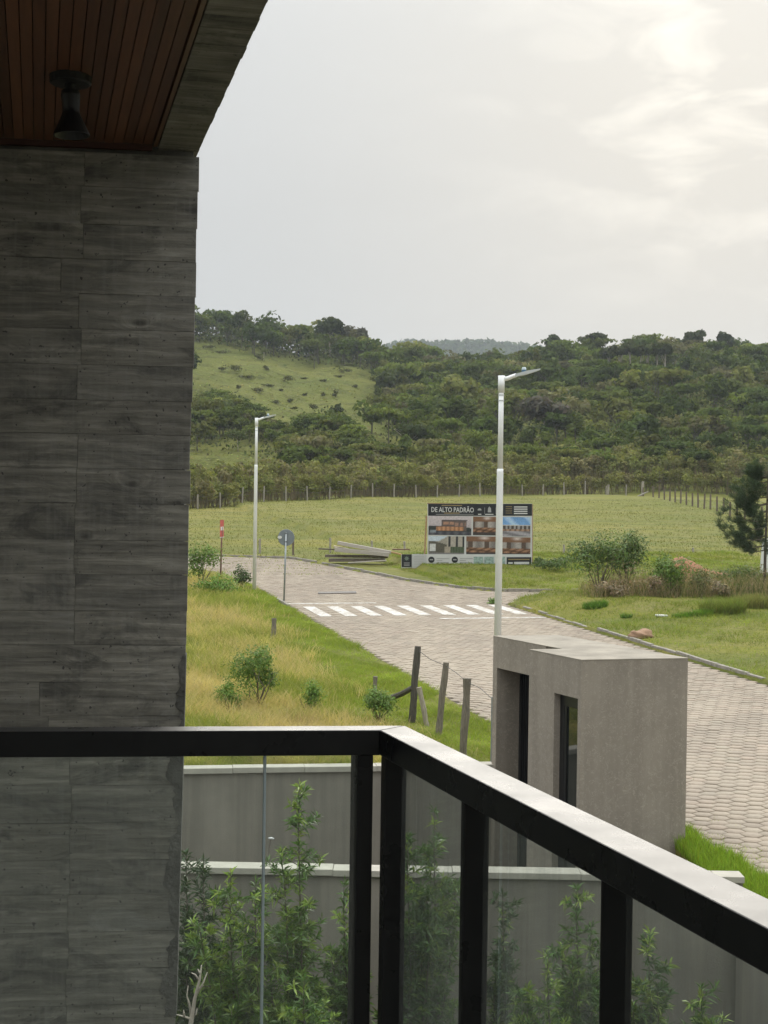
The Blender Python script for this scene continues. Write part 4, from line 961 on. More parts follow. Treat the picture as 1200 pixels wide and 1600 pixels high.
# far tree prototypes (unit height about 1)
def far_proto(nl, nc, R, cz, cs, trunk=.02):
    P, Nn, k = crown_pts(R, nl, nc); P = P + [0, 0, cz]
    lb = rng.normal(1, .13, nl)[k]
    V, Q = diamonds(P, Nn, rng.uniform(.7, 1.3, nc) * cs, rng.uniform(.45, .8, nc) * cs)
    segs = [((0, 0, -.05), (rng.normal(0, .05), rng.normal(0, .05), cz * .8), trunk, trunk * .6)]
    for i in range(3):
        a = rng.uniform(0, 6.28); segs.append(((0, 0, cz * rng.uniform(.3, .7)), (math.cos(a) * R[0] * .6, math.sin(a) * R[1] * .6, cz + R[2] * .2), trunk * .6, trunk * .25))
    tv, tq = tri_tubes(segs, 1)
    br = np.concatenate([np.repeat(lb * rng.normal(1, .14, nc), 4), np.full(len(tv), -1.0)])
    return np.concatenate([V, tv]), np.concatenate([Q, tq + len(V)]), br
PROTO = [far_proto(int(rng.integers(8, 14)), 400, (rng.uniform(.36, .5), rng.uniform(.36, .5), rng.uniform(.32, .44)), rng.uniform(.46, .56), .058) for _ in range(7)]
FLATP = [far_proto(9, 340, (.55, .5, .20), .72, .056, .018) for _ in range(3)]
PROTO = PROTO + FLATP + [far_proto(8, 330, (.26, .26, .46), .52, .052) for _ in range(3)] + [far_proto(7, 190, (.42, .42, .36), .58, .05, .022) for _ in range(2)]
def scatter_trees(pos, H, protos, base_idx, name, mat, parent=None, spread=1.0, cols=None):
    Vs, Qs, Cs, off = [], [], [], 0
    for i, p in enumerate(pos):
        V, Q, br = protos[rng.integers(len(protos))]; a = rng.uniform(0, 6.28); ca, sa = math.cos(a), math.sin(a); h = H[i]; w = h * rng.uniform(.9, 1.25) * spread
        v = np.stack([(V[:, 0] * ca - V[:, 1] * sa) * w, (V[:, 0] * sa + V[:, 1] * ca) * w, V[:, 2] * h], 1) + p
        b = (GREENS[base_idx[i]] if cols is None else cols[i]) * rng.normal(1, .18 if cols is None else .12)
        c = np.where(br[:, None] < 0, np.array([[.17, .155, .13]]), b[None] * np.abs(br)[:, None] * (1 + rng.normal(0, .05, (len(br), 3))))
        Vs.append(v); Qs.append(Q + off); Cs.append(np.clip(c, .008, .6)); off += len(V)
    return npobj(name, np.concatenate(Vs), np.concatenate(Qs), mat, parent, cols=np.concatenate(Cs))
GR1 = [(285, 540), (308, 539), (415, 557), (487, 568), (585, 584), (596, 600), (584, 635), (603, 657), (592, 692), (567, 673), (540, 654), (527, 634), (513, 645), (470, 648), (460, 656), (428, 659), (401, 632), (367, 618), (340, 608), (285, 622)]
GR2 = [(285, 697), (372, 706), (432, 716), (440, 745), (285, 748)]
_HY = np.arange(168, 420, .5)
def hill_hit(px, py):
    r = ray(px, py); P = C0 + r[None] * (_HY / r[1])[:, None]; w_ = np.where(P[:, 2] <= hillz(P[:, 0], P[:, 1]))[0]
    return P[w_[0]] if len(w_) else None
pos = []
for yy in np.arange(182, 394, 5.6):
    for xx in np.arange(-.20 * yy, .35 * yy, 5.9):
        x = xx + rng.uniform(-2.6, 2.6); y = yy + rng.uniform(-2.6, 2.6); pos.append((x, y))
pos = np.array(pos); z = hillz(pos[:, 0], pos[:, 1]); H = rng.uniform(5.5, 9.5, len(pos)) * np.where(rng.random(len(pos)) < .1, 1.25, 1)
H = H * np.interp(pos[:, 1], [182, 240, 330, 400], [.62, .85, 1.0, 1.05])
base = np.column_stack([pos, z]); top = base + np.column_stack([np.zeros((len(pos), 2)), H * .93]); midp = base + np.column_stack([np.zeros((len(pos), 2)), H * .5])
bad = np.zeros(len(pos), bool); jit = rng.normal(0, 9, (len(pos), 2)) * [1, .5]
for pts in (base, midp, top):
    q = proj(pts) + jit
    for g in (GR1, GR2): bad |= inpoly(q[:, 0], q[:, 1], g)
for k_ in (.65, .42):
    H2 = np.where(bad, H * k_, H); b2 = np.zeros(len(pos), bool)
    for fr_ in (0, .5, .93):
        q = proj(base + np.column_stack([np.zeros((len(pos), 2)), H2 * fr_])) + jit
        for g in (GR1, GR2): b2 |= inpoly(q[:, 0], q[:, 1], g)
    H = np.where(bad & ~b2, H2, H); bad = b2
pos3 = base[~bad]; H = H[~bad]
low_e = np.array([(285, 622), (340, 608), (367, 618), (401, 632), (428, 659), (460, 656), (470, 648), (513, 645), (527, 634), (540, 654), (567, 673), (592, 692), (610, 690)], float)
ex, eh = [], []
for _ in range(420):
    a = rng.uniform(270, 612); lo = np.interp(a, low_e[:, 0], low_e[:, 1]); b_ = rng.uniform(lo + 14, 752)
    if inpoly([a], [b_], GR2)[0] or (a < 445 and b_ > 694): continue
    p_ = hill_hit(a, b_)
    if p_ is None: continue
    hp = min(rng.uniform(30, 56), b_ - lo + rng.uniform(-2, 7)); ex.append(p_); eh.append(max(hp, 10) * p_[1] / F)
pos3 = np.concatenate([pos3, np.array(ex)]); H = np.concatenate([H, np.array(eh)])
patch = (wob(pos3[:, 0], pos3[:, 1], .06) + 1) / 2
bidx = np.clip((patch * 4.2 + rng.normal(0, 1.3, len(H))).astype(int), 0, 6)
forest = tag(scatter_trees(pos3, H, PROTO, bidx, 'hill_forest', LEAF_FAR), 'dense mixed wood covering the hillside', 'forest', kind='stuff')
# woody understorey filling the gaps of the wood
n = 42000; yy = 176 + 218 * rng.random(n) ** .9; xx = yy * rng.uniform(-.26, .38, n); zz = hillz(xx, yy) + rng.uniform(.1, 2.2, n) * np.interp(yy, [176, 260, 350, 392], [.6, 1, 1.3, 2.3]); P = np.column_stack([xx, yy, zz])
n2 = 14000; y2 = rng.uniform(358, 402, n2); x2 = y2 * rng.uniform(-.2, .36, n2); P = np.concatenate([P, np.column_stack([x2, y2, hillz(x2, y2) + rng.uniform(.2, 5.2, n2)])]); xx, yy = P[:, 0], P[:, 1]
q = proj(P) + rng.normal(0, 6, (len(P), 2)); q0 = proj(np.column_stack([xx, yy, hillz(xx, yy)])) + rng.normal(0, 6, (len(P), 2))
kp = ~(inpoly(q[:, 0], q[:, 1], GR1) | inpoly(q[:, 0], q[:, 1], GR2) | inpoly(q0[:, 0], q0[:, 1], GR1)); P = P[kp]
V, Q = diamonds(P, unit(rng.normal(size=P.shape) + [0, -.4, 1.0]), rng.uniform(.22, .5, len(P)) * P[:, 1] / 260, rng.uniform(.14, .3, len(P)) * P[:, 1] / 260)
tag(npobj('hill_understorey', V, Q, LEAF_FAR, cols=np.repeat(tint(len(P), (.095, .11, .038), .3, .08), 4, 0)), 'low undergrowth between the hillside trees', 'undergrowth', kind='stuff')
# tufts over the open slope
n = 5000; pp = np.column_stack([rng.uniform(285, 605, n), rng.uniform(535, 750, n)]); kp = inpoly(pp[:, 0], pp[:, 1], GR1) | inpoly(pp[:, 0], pp[:, 1], GR2); pp = pp[kp][:2600]
P = [hill_hit(*a) for a in pp]; P = np.array([p for p in P if p is not None]) + [0, 0, .12]
V, Q = diamonds(P, unit(rng.normal(0, .25, P.shape) + [0, -.25, 1]), rng.uniform(.15, .42, len(P)), rng.uniform(.08, .2, len(P)))
tag(npobj('slope_grass', V, Q, LEAF_FAR, cols=np.repeat(tint(len(P), (.200, .205, .060), .3, .1), 4, 0)), 'rough grass tufts on the open hillside clearing', 'grass', kind='stuff')
# far ridge wood
n = 9000; yy = rng.uniform(1350, 1560, n); xx = yy * rng.uniform(-.03, .14, n); P = np.column_stack([xx, yy, farz(xx, yy) + rng.uniform(0, 9, n)])
V, Q = diamonds(P, unit(rng.normal(size=P.shape) + [0, -.5, .8]), rng.uniform(2.5, 5.5, n), rng.uniform(2, 3.6, n))
tag(npobj('far_forest', V, Q, LEAF_FAR, cols=np.repeat(tint(n, (.075, .10, .04), .2, .06), 4, 0)), 'distant wooded ridge seen beyond the dip in the hill', 'forest', kind='stuff')

# single hillside trees that stand out
def single_tree(px, py_base, hpx, wpx, col, label, nm='hill_tree', group=None, nl=11, nc=700, flat=.36, cz=.62, trunkr=.022, cs=.055, yd=None):
    p = hill_hit(px, py_base) if yd is None else np.array([PY(px, py_base, yd)[0], yd, float(hillz(np.array([PY(px, py_base, yd)[0]]), np.array([yd]))[0])])
    if p is None: p = np.array([PY(px, py_base, YR)[0], YR, float(hillz(np.array([PY(px, py_base, YR)[0]]), np.array([YR]))[0])])
    top_z = PY(px, py_base - hpx, p[1])[2]; h = max(top_z - p[2], 1.5); w = wpx * p[1] / F
    root = tag(empty(nm, p), label, 'tree', group)
    R = (w / 2, w / 2, h * flat); P, Nn, k = crown_pts(R, nl, nc); P = P + p + [0, 0, h * cz]
    lb = rng.normal(1, .13, nl)[k]
    V, Q = diamonds(P, Nn, rng.uniform(.7, 1.3, nc) * cs * h, rng.uniform(.45, .8, nc) * cs * h)
    npobj('crown', V, Q, LEAF_FAR, root, cols=np.repeat(np.clip(tint(nc, col, .14, .05) * lb[:, None], .01, .6), 4, 0))
    m = MB(); tp = p + np.array([rng.normal(0, .02) * h, 0, h * cz]); m.tube([p - [0, 0, .3], (p + tp) / 2 + [rng.normal(0, .02) * h, 0, 0], tp], [trunkr * h, trunkr * h * .8, trunkr * h * .5], 6)
    for i in range(4):
        a = rng.uniform(0, 6.28); m.tube([p + [0, 0, h * cz * rng.uniform(.5, .85)], p + [math.cos(a) * w * .3, math.sin(a) * w * .3, h * (cz + flat * .3)]], [trunkr * h * .5, trunkr * h * .2], 4)
    m.build('trunk', DRYBARK, root, smooth=True); return root
single_tree(516, 545, 54, 56, (.060, .078, .030), 'tall round dark tree topping the left ridge', yd=362)
single_tree(553, 548, 46, 58, (.115, .11, .07), 'greyish broad tree right of the round tree on the left ridge', yd=366)
single_tree(381, 520, 40, 40, (.095, .11, .04), 'thin-topped tree poking above the left ridge line', yd=368, nc=400)
single_tree(868, 562, 44, 40, (.065, .085, .035), 'dark rounded tree at the left end of the right ridge', yd=372)
single_tree(925, 562, 48, 58, (.080, .095, .04), 'wide flat-topped tree on the right ridge above the nearer lamp', yd=370, flat=.25, cz=.72)
single_tree(1083, 556, 46, 46, (.07, .085, .035), 'tall crowned tree at the highest point of the right ridge', yd=374)
single_tree(1130, 556, 42, 36, (.055, .072, .03), 'dense dome-shaped tree at the right end of the ridge', yd=372)
for i, (px, hb, tp) in enumerate(((950, 580, 44), (968, 580, 50), (985, 580, 52), (1000, 581, 48), (1012, 581, 50), (1027, 580, 46), (1038, 579, 44))):
    single_tree(px, hb, tp, 30, (.075, .088, .035), ('leftmost', 'second from left', 'third from left', 'middle right', 'third from right', 'second from right', 'rightmost')[i] + ' bare-trunked tall tree in the stand below the right ridge', 'tall_tree', 'bare-trunked trees standing together on the right hillside', nl=7, nc=330, flat=.2, cz=.8, trunkr=.02, yd=318)
single_tree(412, 563, 24, 20, (.13, .15, .045), 'small yellow-green tree at the top edge of the grassy clearing', nc=260)
single_tree(527, 662, 34, 26, (.055, .072, .03), 'small dark tree at the lower edge of the grassy clearing', nc=420)
single_tree(372, 705, 38, 44, (.095, .118, .038), 'rounded bright tree among the wood behind the farther lamp', nc=520)
single_tree(640, 716, 62, 84, (.068, .086, .034), 'big dark spreading tree at the foot of the clearing', nc=900)
single_tree(470, 728, 40, 40, (.15, .135, .105), 'pale greyish bare-branched tree low on the hillside', nc=260)
single_tree(850, 690, 80, 110, (.125, .112, .085), 'large grey-brown tree right of the nearer lamp', nc=1100)
single_tree(955, 610, 40, 64, (.125, .14, .045), 'light green flat-topped tree in the middle of the right hillside', nc=600, flat=.25)
single_tree(1130, 612, 44, 60, (.115, .118, .065), 'pale olive tree on the far right hillside', nc=600)
SHR = ((366, 582, 44, 16), (348, 580, 22, 8), (416, 579, 14, 11), (449, 597, 26, 13), (372, 609, 14, 9), (402, 612, 32, 10), (440, 611, 9, 6), (476, 619, 11, 8), (506, 621, 13, 11), (453, 629, 14, 8), (431, 631, 20, 7), (461, 640, 18, 6), (523, 621, 16, 15), (540, 584, 24, 13), (490, 640, 20, 12), (475, 593, 16, 5), (345, 553, 40, 9), (402, 562, 26, 10), (385, 591, 30, 6), (530, 590, 18, 6), (420, 604, 30, 6), (556, 606, 12, 8), (505, 596, 20, 4), (328, 546, 30, 8))
rows = {'upper': sorted([q for q in SHR if q[1] < 590]), 'middle': sorted([q for q in SHR if 590 <= q[1] < 612]), 'lower': sorted([q for q in SHR if q[1] >= 612])}
ORD = ('first', 'second', 'third', 'fourth', 'fifth', 'sixth', 'seventh', 'eighth', 'ninth', 'tenth', 'eleventh')
for rown, rl in rows.items():
  for i, (px, py, wd, hp) in enumerate(rl):
    p = hill_hit(px, py)
    if p is None: continue
    k = p[1] / F; nc = 60 + wd * 6; R = (wd * k / 2, wd * k / 2, hp * k * .55); P, Nn, kk = crown_pts(R, 6, nc); P = P * rng.uniform(.5, 1.25, (nc, 1)) + p + [0, 0, hp * k * .36]
    V, Q = diamonds(P, Nn, rng.uniform(.10, .26, nc), rng.uniform(.06, .15, nc))
    tag(npobj('hill_shrub', V - p, Q, LEAF_FAR, cols=np.repeat(tint(nc, (.115, .12, .05), .3, .08), 4, 0)), '%s low shrub from the left in the %s row on the hillside clearing' % (ORD[i], rown), 'shrub', 'shrubs on the hillside clearing').location = [float(q) for q in p]

# scrub belt behind the pasture fence
SCR = [far_proto(int(rng.integers(6, 10)), 215, (.36, .36, .50), .52, .05, .010) for _ in range(8)]
sp, sh = [], []
for p in np.arange(150, 1330, 6.0):
    yf = np.interp(p, [200, 300, 600, 1000, 1060, 1330], [120, 127, 150, 170, 172, 160])
    for k in range(4):
        yd = yf + 2 + k * 8.5 + rng.uniform(-2, 2); px = p + rng.uniform(-5, 5)
        x = (px - 600) / F * yd; sp.append((x, yd, gz(x, yd))); sh.append(rng.uniform(2.8, 4.2) * (.75 if k == 0 else 1))
sp = np.array(sp); sh = np.array(sh)
q = proj(sp); kp = ~((q[:, 0] < 440) & (sp[:, 1] > 165)); sp, sh = sp[kp], sh[kp]
SCOL = np.array([(.225, .225, .080), (.215, .225, .072), (.235, .21, .105), (.19, .21, .068), (.25, .245, .085)])
tag(scatter_trees(sp, sh, SCR, None, 'scrub_belt', LEAF_FAR, cols=SCOL[rng.integers(0, 5, len(sp))]), 'belt of olive scrub behind the pasture fence', 'scrub', kind='stuff')
n = 9000; pxs = rng.uniform(150, 1330, n); yd = np.interp(pxs, [200, 300, 600, 1000, 1060, 1330], [120, 127, 150, 170, 172, 160]) + 1 + rng.random(n) * 30; x = (pxs - 600) / F * yd; z = groundz(x, yd); hh = rng.uniform(1.2, 3.6, n); lx = rng.normal(0, .35, n)
V = np.stack([np.column_stack([x - .035, yd, z]), np.column_stack([x + .035, yd, z]), np.column_stack([x + lx, yd, z + hh])], 1).reshape(-1, 3)
tag(npobj('scrub_stems', V, np.arange(n * 3).reshape(n, 3), LEAF_FAR, cols=np.repeat(tint(n, (.20, .165, .11), .2, .05), 3, 0)), 'thin bare stems standing in the scrub belt', 'stems', kind='stuff')

# ================================================================== near shrubs and trees
def bush(px, py, yd, wm, hm, n, leaf, col, label, nm='bush', cat='bush', stems=7, nl=8, cz=.52, flat=.52, group=None, base=None, mat=LEAF):
    if base is None:
        x = PY(px, py, yd)[0]; p = np.array([x, yd, gz(x, yd)])
    else: p = np.array(base, float)
    root = tag(empty(nm, p), label, cat, group); R = (wm / 2, wm / 2, hm * flat); P, Nn, k = crown_pts(R, nl, n, False); lb = rng.normal(1, .12, nl)[k]
    P = P * rng.uniform(.6, 1.05, (n, 1)) * [1, 1, 1.15] + [0, 0, hm * cz]; ok = P[:, 2] > .03; P, Nn, lb = P[ok], Nn[ok], lb[ok]; m_ = len(P)
    V, Q = diamonds(P + p, unit(Nn + [0, 0, .4]), rng.uniform(.7, 1.4, m_) * leaf, rng.uniform(.35, .6, m_) * leaf)
    npobj('foliage', V, Q, mat, root, cols=np.repeat(np.clip(tint(m_, col, .18, .07) * lb[:, None], .01, .6), 4, 0))
    m = MB(); c, lr = lobes(np.array(R), stems)
    for i in range(stems):
        e = c[i] + [0, 0, hm * cz]; mid = e * [.4, .4, .55] + [rng.normal(0, .05) * wm, rng.normal(0, .05) * wm, 0]; m.tube([p + rng.normal(0, .03, 3) * [1, 1, 0], p + mid, p + e], [.008 * hm + .004, .005 * hm + .003, .003], 5)
    m.build('stems', BARK, root, smooth=True); return root
BR = (.165, .265, .055)
bush(316, 905, 57.5, 2.1, 1.85, 1500, .055, (.15, .23, .055), 'large leafy bush at the concrete wall edge by the red sign')
bush(376, 918, 57.0, 1.3, 1.0, 700, .05, (.075, .12, .04), 'dark little bush left of the farther lamp post')
bush(335, 925, 53.5, 3.0, 1.0, 1500, .05, BR, 'low bright bush in front of the red sign post', cz=.45)
bush(403, 1095, 28.2, 1.5, 1.45, 3000, .030, (.155, .245, .06), 'upright leafy bush in the dry grass above the railing', nl=10)
bush(358, 1115, 27.6, .8, .85, 1000, .028, BR, 'small green bush left of the upright leafy bush', cz=.45)
bush(482, 1095, 27.9, .75, .8, 1000, .026, BR, 'small green bush in the dry grass, right of the upright one', cz=.45)
bush(592, 1120, 27.2, 1.05, .9, 1900, .028, (.16, .25, .06), 'low green bush at the foot of the roadside posts', cz=.45)
bush(936, 905, 52.0, 2.9, 2.3, 2400, .06, (.125, .180, .060), 'dark leaning shrub with bare lower stems on the right verge', cz=.60, flat=.44, stems=12, nl=13)
bush(978, 890, 53.0, 2.6, 2.5, 2300, .06, (.135, .195, .062), 'taller shrub beside the red earth mound', cz=.60, flat=.44, stems=12, nl=13)
bush(1050, 912, 51.5, 2.3, 1.75, 2000, .055, (.155, .235, .06), 'bright rounded bush in front of the red earth mound')
bush(870, 890, 66, 3.2, .9, 1100, .06, (.105, .155, .05), 'low leafy bush just right of the billboard', cz=.45)
bush(843, 886, 68.2, 1.2, .6, 350, .055, (.085, .13, .045), 'small dark bush at the billboard corner', cz=.45)
bush(1022, 905, 50.9, 1.5, 1.0, 700, .05, (.30, .235, .15), 'brownish tangled weeds between the tall shrub and the bright bush', cz=.45)
bush(1092, 905, 51.6, 2.0, 1.15, 1100, .05, (.21, .215, .09), 'olive tangled bush right of the bright bush before the earth mound', cz=.45)
bush(1125, 915, 50.7, 1.7, .9, 800, .05, (.32, .26, .17), 'dry brown tangle left of the pine trunk', cz=.45)
bush(960, 915, 50.8, 2.0, .8, 800, .05, (.34, .27, .18), 'dry brown tangle under the leaning shrub', cz=.42)
bush(1150, 925, 55.0, 3.0, .95, 1100, .055, (.095, .14, .045), 'sprawling leafy weeds under the pine', cz=.45)
bush(770, 932, 53.0, .7, .35, 240, .045, BR, 'little weed clump at the grass corner left of the nearer lamp', cz=.45)
bush(660, 868, 72, 1.3, .5, 240, .05, (.13, .17, .05), 'low weeds between the board pile and the billboard', cz=.45)

def blades(P, h, wd, lean, col, name, label, cat, two=False, parent=None, mat=BLADE):
    n = len(P); a = rng.uniform(0, 6.28, n); side = np.column_stack([np.cos(a), np.sin(a), np.zeros(n)]); b = rng.uniform(0, 6.28, n); ld = np.column_stack([np.cos(b), np.sin(b), np.zeros(n)])
    h = np.asarray(h)[:, None]; wd = np.broadcast_to(wd, n)[:, None]; L = np.asarray(lean)[:, None] * h; up = np.array([[0, 0, 1.]])
    if two:
        m1 = P + up * h * .55 + ld * L * .3; tp = P + up * h * .95 + ld * L
        V = np.stack([P - side * wd, P + side * wd, m1 - side * wd * .75, m1 + side * wd * .75, tp], 1).reshape(-1, 3); i = (np.arange(n) * 5)[:, None]
        F_ = [np.concatenate([i + [0, 1, 3, 2]]), np.concatenate([i + [2, 3, 4]])]; k = 5
    else:
        tp = P + up * h + ld * L; V = np.stack([P - side * wd, P + side * wd, tp], 1).reshape(-1, 3); F_ = np.arange(n * 3).reshape(n, 3); k = 3
    return tag(npobj(name, V, F_, mat, parent, cols=np.repeat(col, k, 0)), label, cat, kind='stuff')
def area(n, s0, s1, t0, t1):
    s = rng.uniform(s0, s1, n); t = t0 + (t1 - t0) * rng.random(n) ** 1.0; x, y = xy(s, t); return s, t, x, y
# dry tall grass on the left lot
n = 160000; y = 21.9 + 42 * rng.random(n) ** 1.5; u = rng.uniform(-.19, .04, n); x = u * y; s, t = st(x, y)
edge = np.interp(y, [21, 28, 50, 60], [6.3, 6.0, 7.3, 7.6]) + wob(x, y, .9) * .7 + rng.normal(0, .35, n)
cl_ = (wob(x * 1.3, y * 1.3, 1.7) + wob(x, y, .5)) * .5
kp = (s < edge) & (rng.random(n) < .72 + .3 * cl_) & ~inpoly(x, y, YARD); x, y, s, cl_ = x[kp], y[kp], s[kp], cl_[kp]; n = len(x); P = np.column_stack([x, y, groundz(x, y) - .02])
h = rng.uniform(.14, .46, n) * (1 + .5 * cl_); g = np.clip(.68 + 1.3 * wob(x, y, .45) + .7 * wob(x, y, 1.7) + rng.normal(0, .35, n), 0, 1)[:, None]; rb = (np.clip(wob(x + 5, y, 1.3) + .6 * wob(x, y + 3, .55) + rng.normal(0, .25, n) - .35, 0, .8))[:, None]
green_near = np.clip((24.5 - y) / 2.5, 0, .2)[:, None]; g = np.clip(g - green_near, 0, 1)
col = tint(n, (1, 1, 1), .2, .05) * ((np.array([[.74, .60, .31]]) * (1 - rb) + np.array([[.50, .36, .19]]) * rb) * g + np.array([[.34, .39, .085]]) * (1 - g))
blades(P, h, rng.uniform(.003, .006, n) * (1 + y / 60), rng.uniform(.25, 1.2, n), np.clip(col * (1.12 + .22 * wob(x, y, 3.3) + .22 * wob(x, y, 1.5))[:, None], .02, .85), 'dry_grass', 'tall straw-coloured grass on the empty lot left of the street', 'grass', True)
# bright green verge along the left road edge
n = 170000; t = 17 + 44 * rng.random(n) ** 1.3; s = rng.uniform(4.6, 8.85, n); x, y = xy(s, t); edge = np.interp(y, [21, 28, 50, 60], [5.7, 5.6, 6.9, 7.2]) + wob(x, y, .9) * .6
lim = 8.60 + wob(x * 1.5, y * 1.5) * .2 + wob(x, y, 4.0) * .1
kp = (s > edge) & (s < lim) & ~inpoly(x, y, YARD); x, y = x[kp], y[kp]; n = len(x); tuft = np.clip((wob(x, y, 2.1) + wob(x, y, .7)) * .8, -.6, 1.5)
P = np.column_stack([x, y, groundz(x, y) - .02]); h = rng.uniform(.05, .15, n) * (1 + .8 * tuft); g = rng.random((n, 1)) * .8
col = tint(n, (1, 1, 1), .2, .06) * (np.array([[.31, .45, .06]]) * (1 - g) + np.array([[.46, .47, .12]]) * g)
blades(P, h, rng.uniform(.003, .006, n) * (1 + y / 50), rng.uniform(.4, 1.7, n), np.clip(col * (1 + .30 * wob(x, y, 3.1) + .25 * wob(x, y, 1.2))[:, None], .02, .7), 'green_verge', 'short bright green grass along the left edge of the street', 'grass')
# lush tuft strip between gatehouse and road
n = 60000; t = rng.uniform(12, 20, n); s = rng.uniform(7.4, 8.95, n); kp = inpoly(s, t, [(a_ + (.09 if a_ > 8.7 else 0), b_) for a_, b_ in BANK]) & (s < 8.76 + .06 * np.sin(t * 5)); s, t = s[kp], t[kp]; x, y = xy(s, t); n = len(x)
P = np.column_stack([x, y, roadz(y) + .03]); col = tint(n, (.25, .36, .05), .2, .06)
blades(P, rng.uniform(.10, .26, n), rng.uniform(.003, .006, n), rng.uniform(.1, .6, n), col, 'lush_grass', 'lush bright grass at the foot of the gatehouse by the paving', 'grass', True)
# right verge
n = 220000; t = 20 + 54 * rng.random(n) ** .8; s = rng.uniform(16.9, 38, n); x, y = xy(s, t); pj = x / y
ins = inpoly(s, t, PAVE); kp = ~ins & (pj < .44) & (y < 80) & (s > 17.02 + .25 * wob(x, y, 1.5)); x, y, s, t = x[kp], y[kp], s[kp], t[kp]; n = len(x); tuft = np.clip((wob(x, y, 1.6) + wob(x, y, .5)), -.7, 1.6)
P = np.column_stack([x, y, groundz(x, y) - .02]); g = np.clip(rng.random(n) * .9 + .3 * wob(x, y, .4), 0, 1)[:, None]; col = tint(n, (1, 1, 1), .2, .06) * (np.array([[.26, .385, .055]]) * (1 - g) + np.array([[.42, .41, .12]]) * g)
blades(P, rng.uniform(.04, .15, n) * (1 + .7 * tuft), rng.uniform(.004, .007, n) * (1 + y / 50), rng.uniform(.4, 1.7, n), np.clip(col * (1 + .28 * wob(x, y, 2.6) + .30 * wob(x, y, .9))[:, None], .02, .7), 'right_verge', 'green grass of the verge right of the street', 'grass')
# field tufts
n = 60000; y = 74 + 80 * rng.random(n); x = y * rng.uniform(-.2, .34, n); s, t = st(x, y); kp = ~inpoly(s, t, PAVE) & (t > 60); x, y = x[kp], y[kp]; n = len(x)
P = np.column_stack([x, y, groundz(x, y) - .03]); g = np.clip(.45 + .55 * wob(x * .12, y * .8, 1.0) + .35 * wob(x, y, .12) + rng.normal(0, .25, n), 0, 1)[:, None]; col = tint(n, (1, 1, 1), .2, .05) * (np.array([[.155, .195, .040]]) * (1 - g) + np.array([[.27, .235, .06]]) * g)
blades(P, rng.uniform(.05, .16, n), rng.uniform(.012, .03, n), rng.uniform(.2, 1, n), np.clip(col, .02, .6), 'pasture_tufts', 'grazed grass tufts across the pasture', 'grass')
# weeds growing in the paving joints of the far junction
n = 9000; t = rng.uniform(64, 77.3, n); t = np.where(rng.random(n) < .75, np.round(t / 1.75) * 1.75 + rng.normal(0, .12, n), t); s = rng.uniform(-10, 14, n); x, y = xy(s, t); kp = inpoly(s, t, PAVE) & (rng.random(n) < .45 + .5 * wob(x, y, .9)); x, y = x[kp], y[kp]; n = len(x)
blades(np.column_stack([x, y, roadz(y) - .01]), rng.uniform(.02, .08, n), rng.uniform(.012, .03, n), rng.uniform(.3, 1.2, n), tint(n, (.24, .27, .08), .2, .06), 'joint_weeds', 'weeds growing in the paving joints of the far junction', 'weeds')
n = 5000; t = rng.uniform(15, 24, n); s = 8.75 + np.abs(rng.normal(0, .55, n)); x, y = xy(s, t); kp = (wob(x, y, 2.3) + .5 * wob(x, y, .9) > .35) & (s < 11); x, y = x[kp], y[kp]; n = len(x)
blades(np.column_stack([x, y, roadz(y) - .012]), rng.uniform(.015, .05, n), rng.uniform(.004, .008, n), rng.uniform(.3, 1.3, n), tint(n, (.30, .36, .09), .2, .06), 'kerbside_weeds', 'small weeds sprouting between the pavers by the gatehouse', 'weeds')
# dry brown weeds on the right
n = 26000; px = rng.uniform(905, 1230, n); yd = rng.uniform(50.3, 57.5, n); x = (px - 600) / F * yd; ok = rng.random(n) < np.interp(px, [905, 940, 1020, 1230], [.2, .7, .8, .8]) * (.55 + .6 * wob(x, yd, 2.2)); x, yd, px = x[ok], yd[ok], px[ok]; n = len(x)
P = np.column_stack([x, yd, groundz(x, yd) - .03]); g = rng.random((n, 1)); gr = (rng.random((n, 1)) < np.interp(px, [905, 1060, 1230], [.2, .35, .55])[:, None])
col = tint(n, (1, 1, 1), .22, .05) * np.where(gr, np.array([[.17, .22, .075]]), np.array([[.52, .38, .28]]) * (1 - g) + np.array([[.58, .48, .31]]) * g)
blades(P, rng.uniform(.15, .95, n) * np.interp(px, [905, 960, 1230], [.6, .95, 1.15]) * (.85 + .5 * wob(x, yd, 1.1)), rng.uniform(.005, .012, n), rng.uniform(.1, 1.0, n), np.clip(col, .02, .6), 'dry_weeds', 'dry brown weeds under the shrubs right of the street', 'weeds', True)
n = 15000; px = rng.uniform(915, 1235, n); yd = rng.uniform(50.6, 57.5, n); x = (px - 600) / F * yd; kp = rng.random(n) < .45 + .6 * wob(x, yd, 1.1); x, yd, px = x[kp], yd[kp], px[kp]; n = len(x)
P = np.column_stack([x, yd, groundz(x, yd) + rng.random(n) ** 1.3 * 1.05 * (.85 + .5 * wob(x, yd, 1.1))]); V, Q = diamonds(P, unit(rng.normal(size=(n, 3)) + [0, 0, .6]), rng.uniform(.02, .06, n), rng.uniform(.012, .03, n))
gp = np.clip(.5 + wob(x, yd, .6) + rng.normal(0, .25, n), 0, 1)[:, None]
tag(npobj('weed_leaves', V, Q, LEAF, cols=np.repeat(np.clip(tint(n, (1, 1, 1), .2, .06) * (np.array([[.20, .29, .065]]) * gp + np.array([[.46, .35, .23]]) * (1 - gp)), .02, .6), 4, 0)), 'leafy green and brown weeds among the dry stalks', 'weeds', kind='stuff')
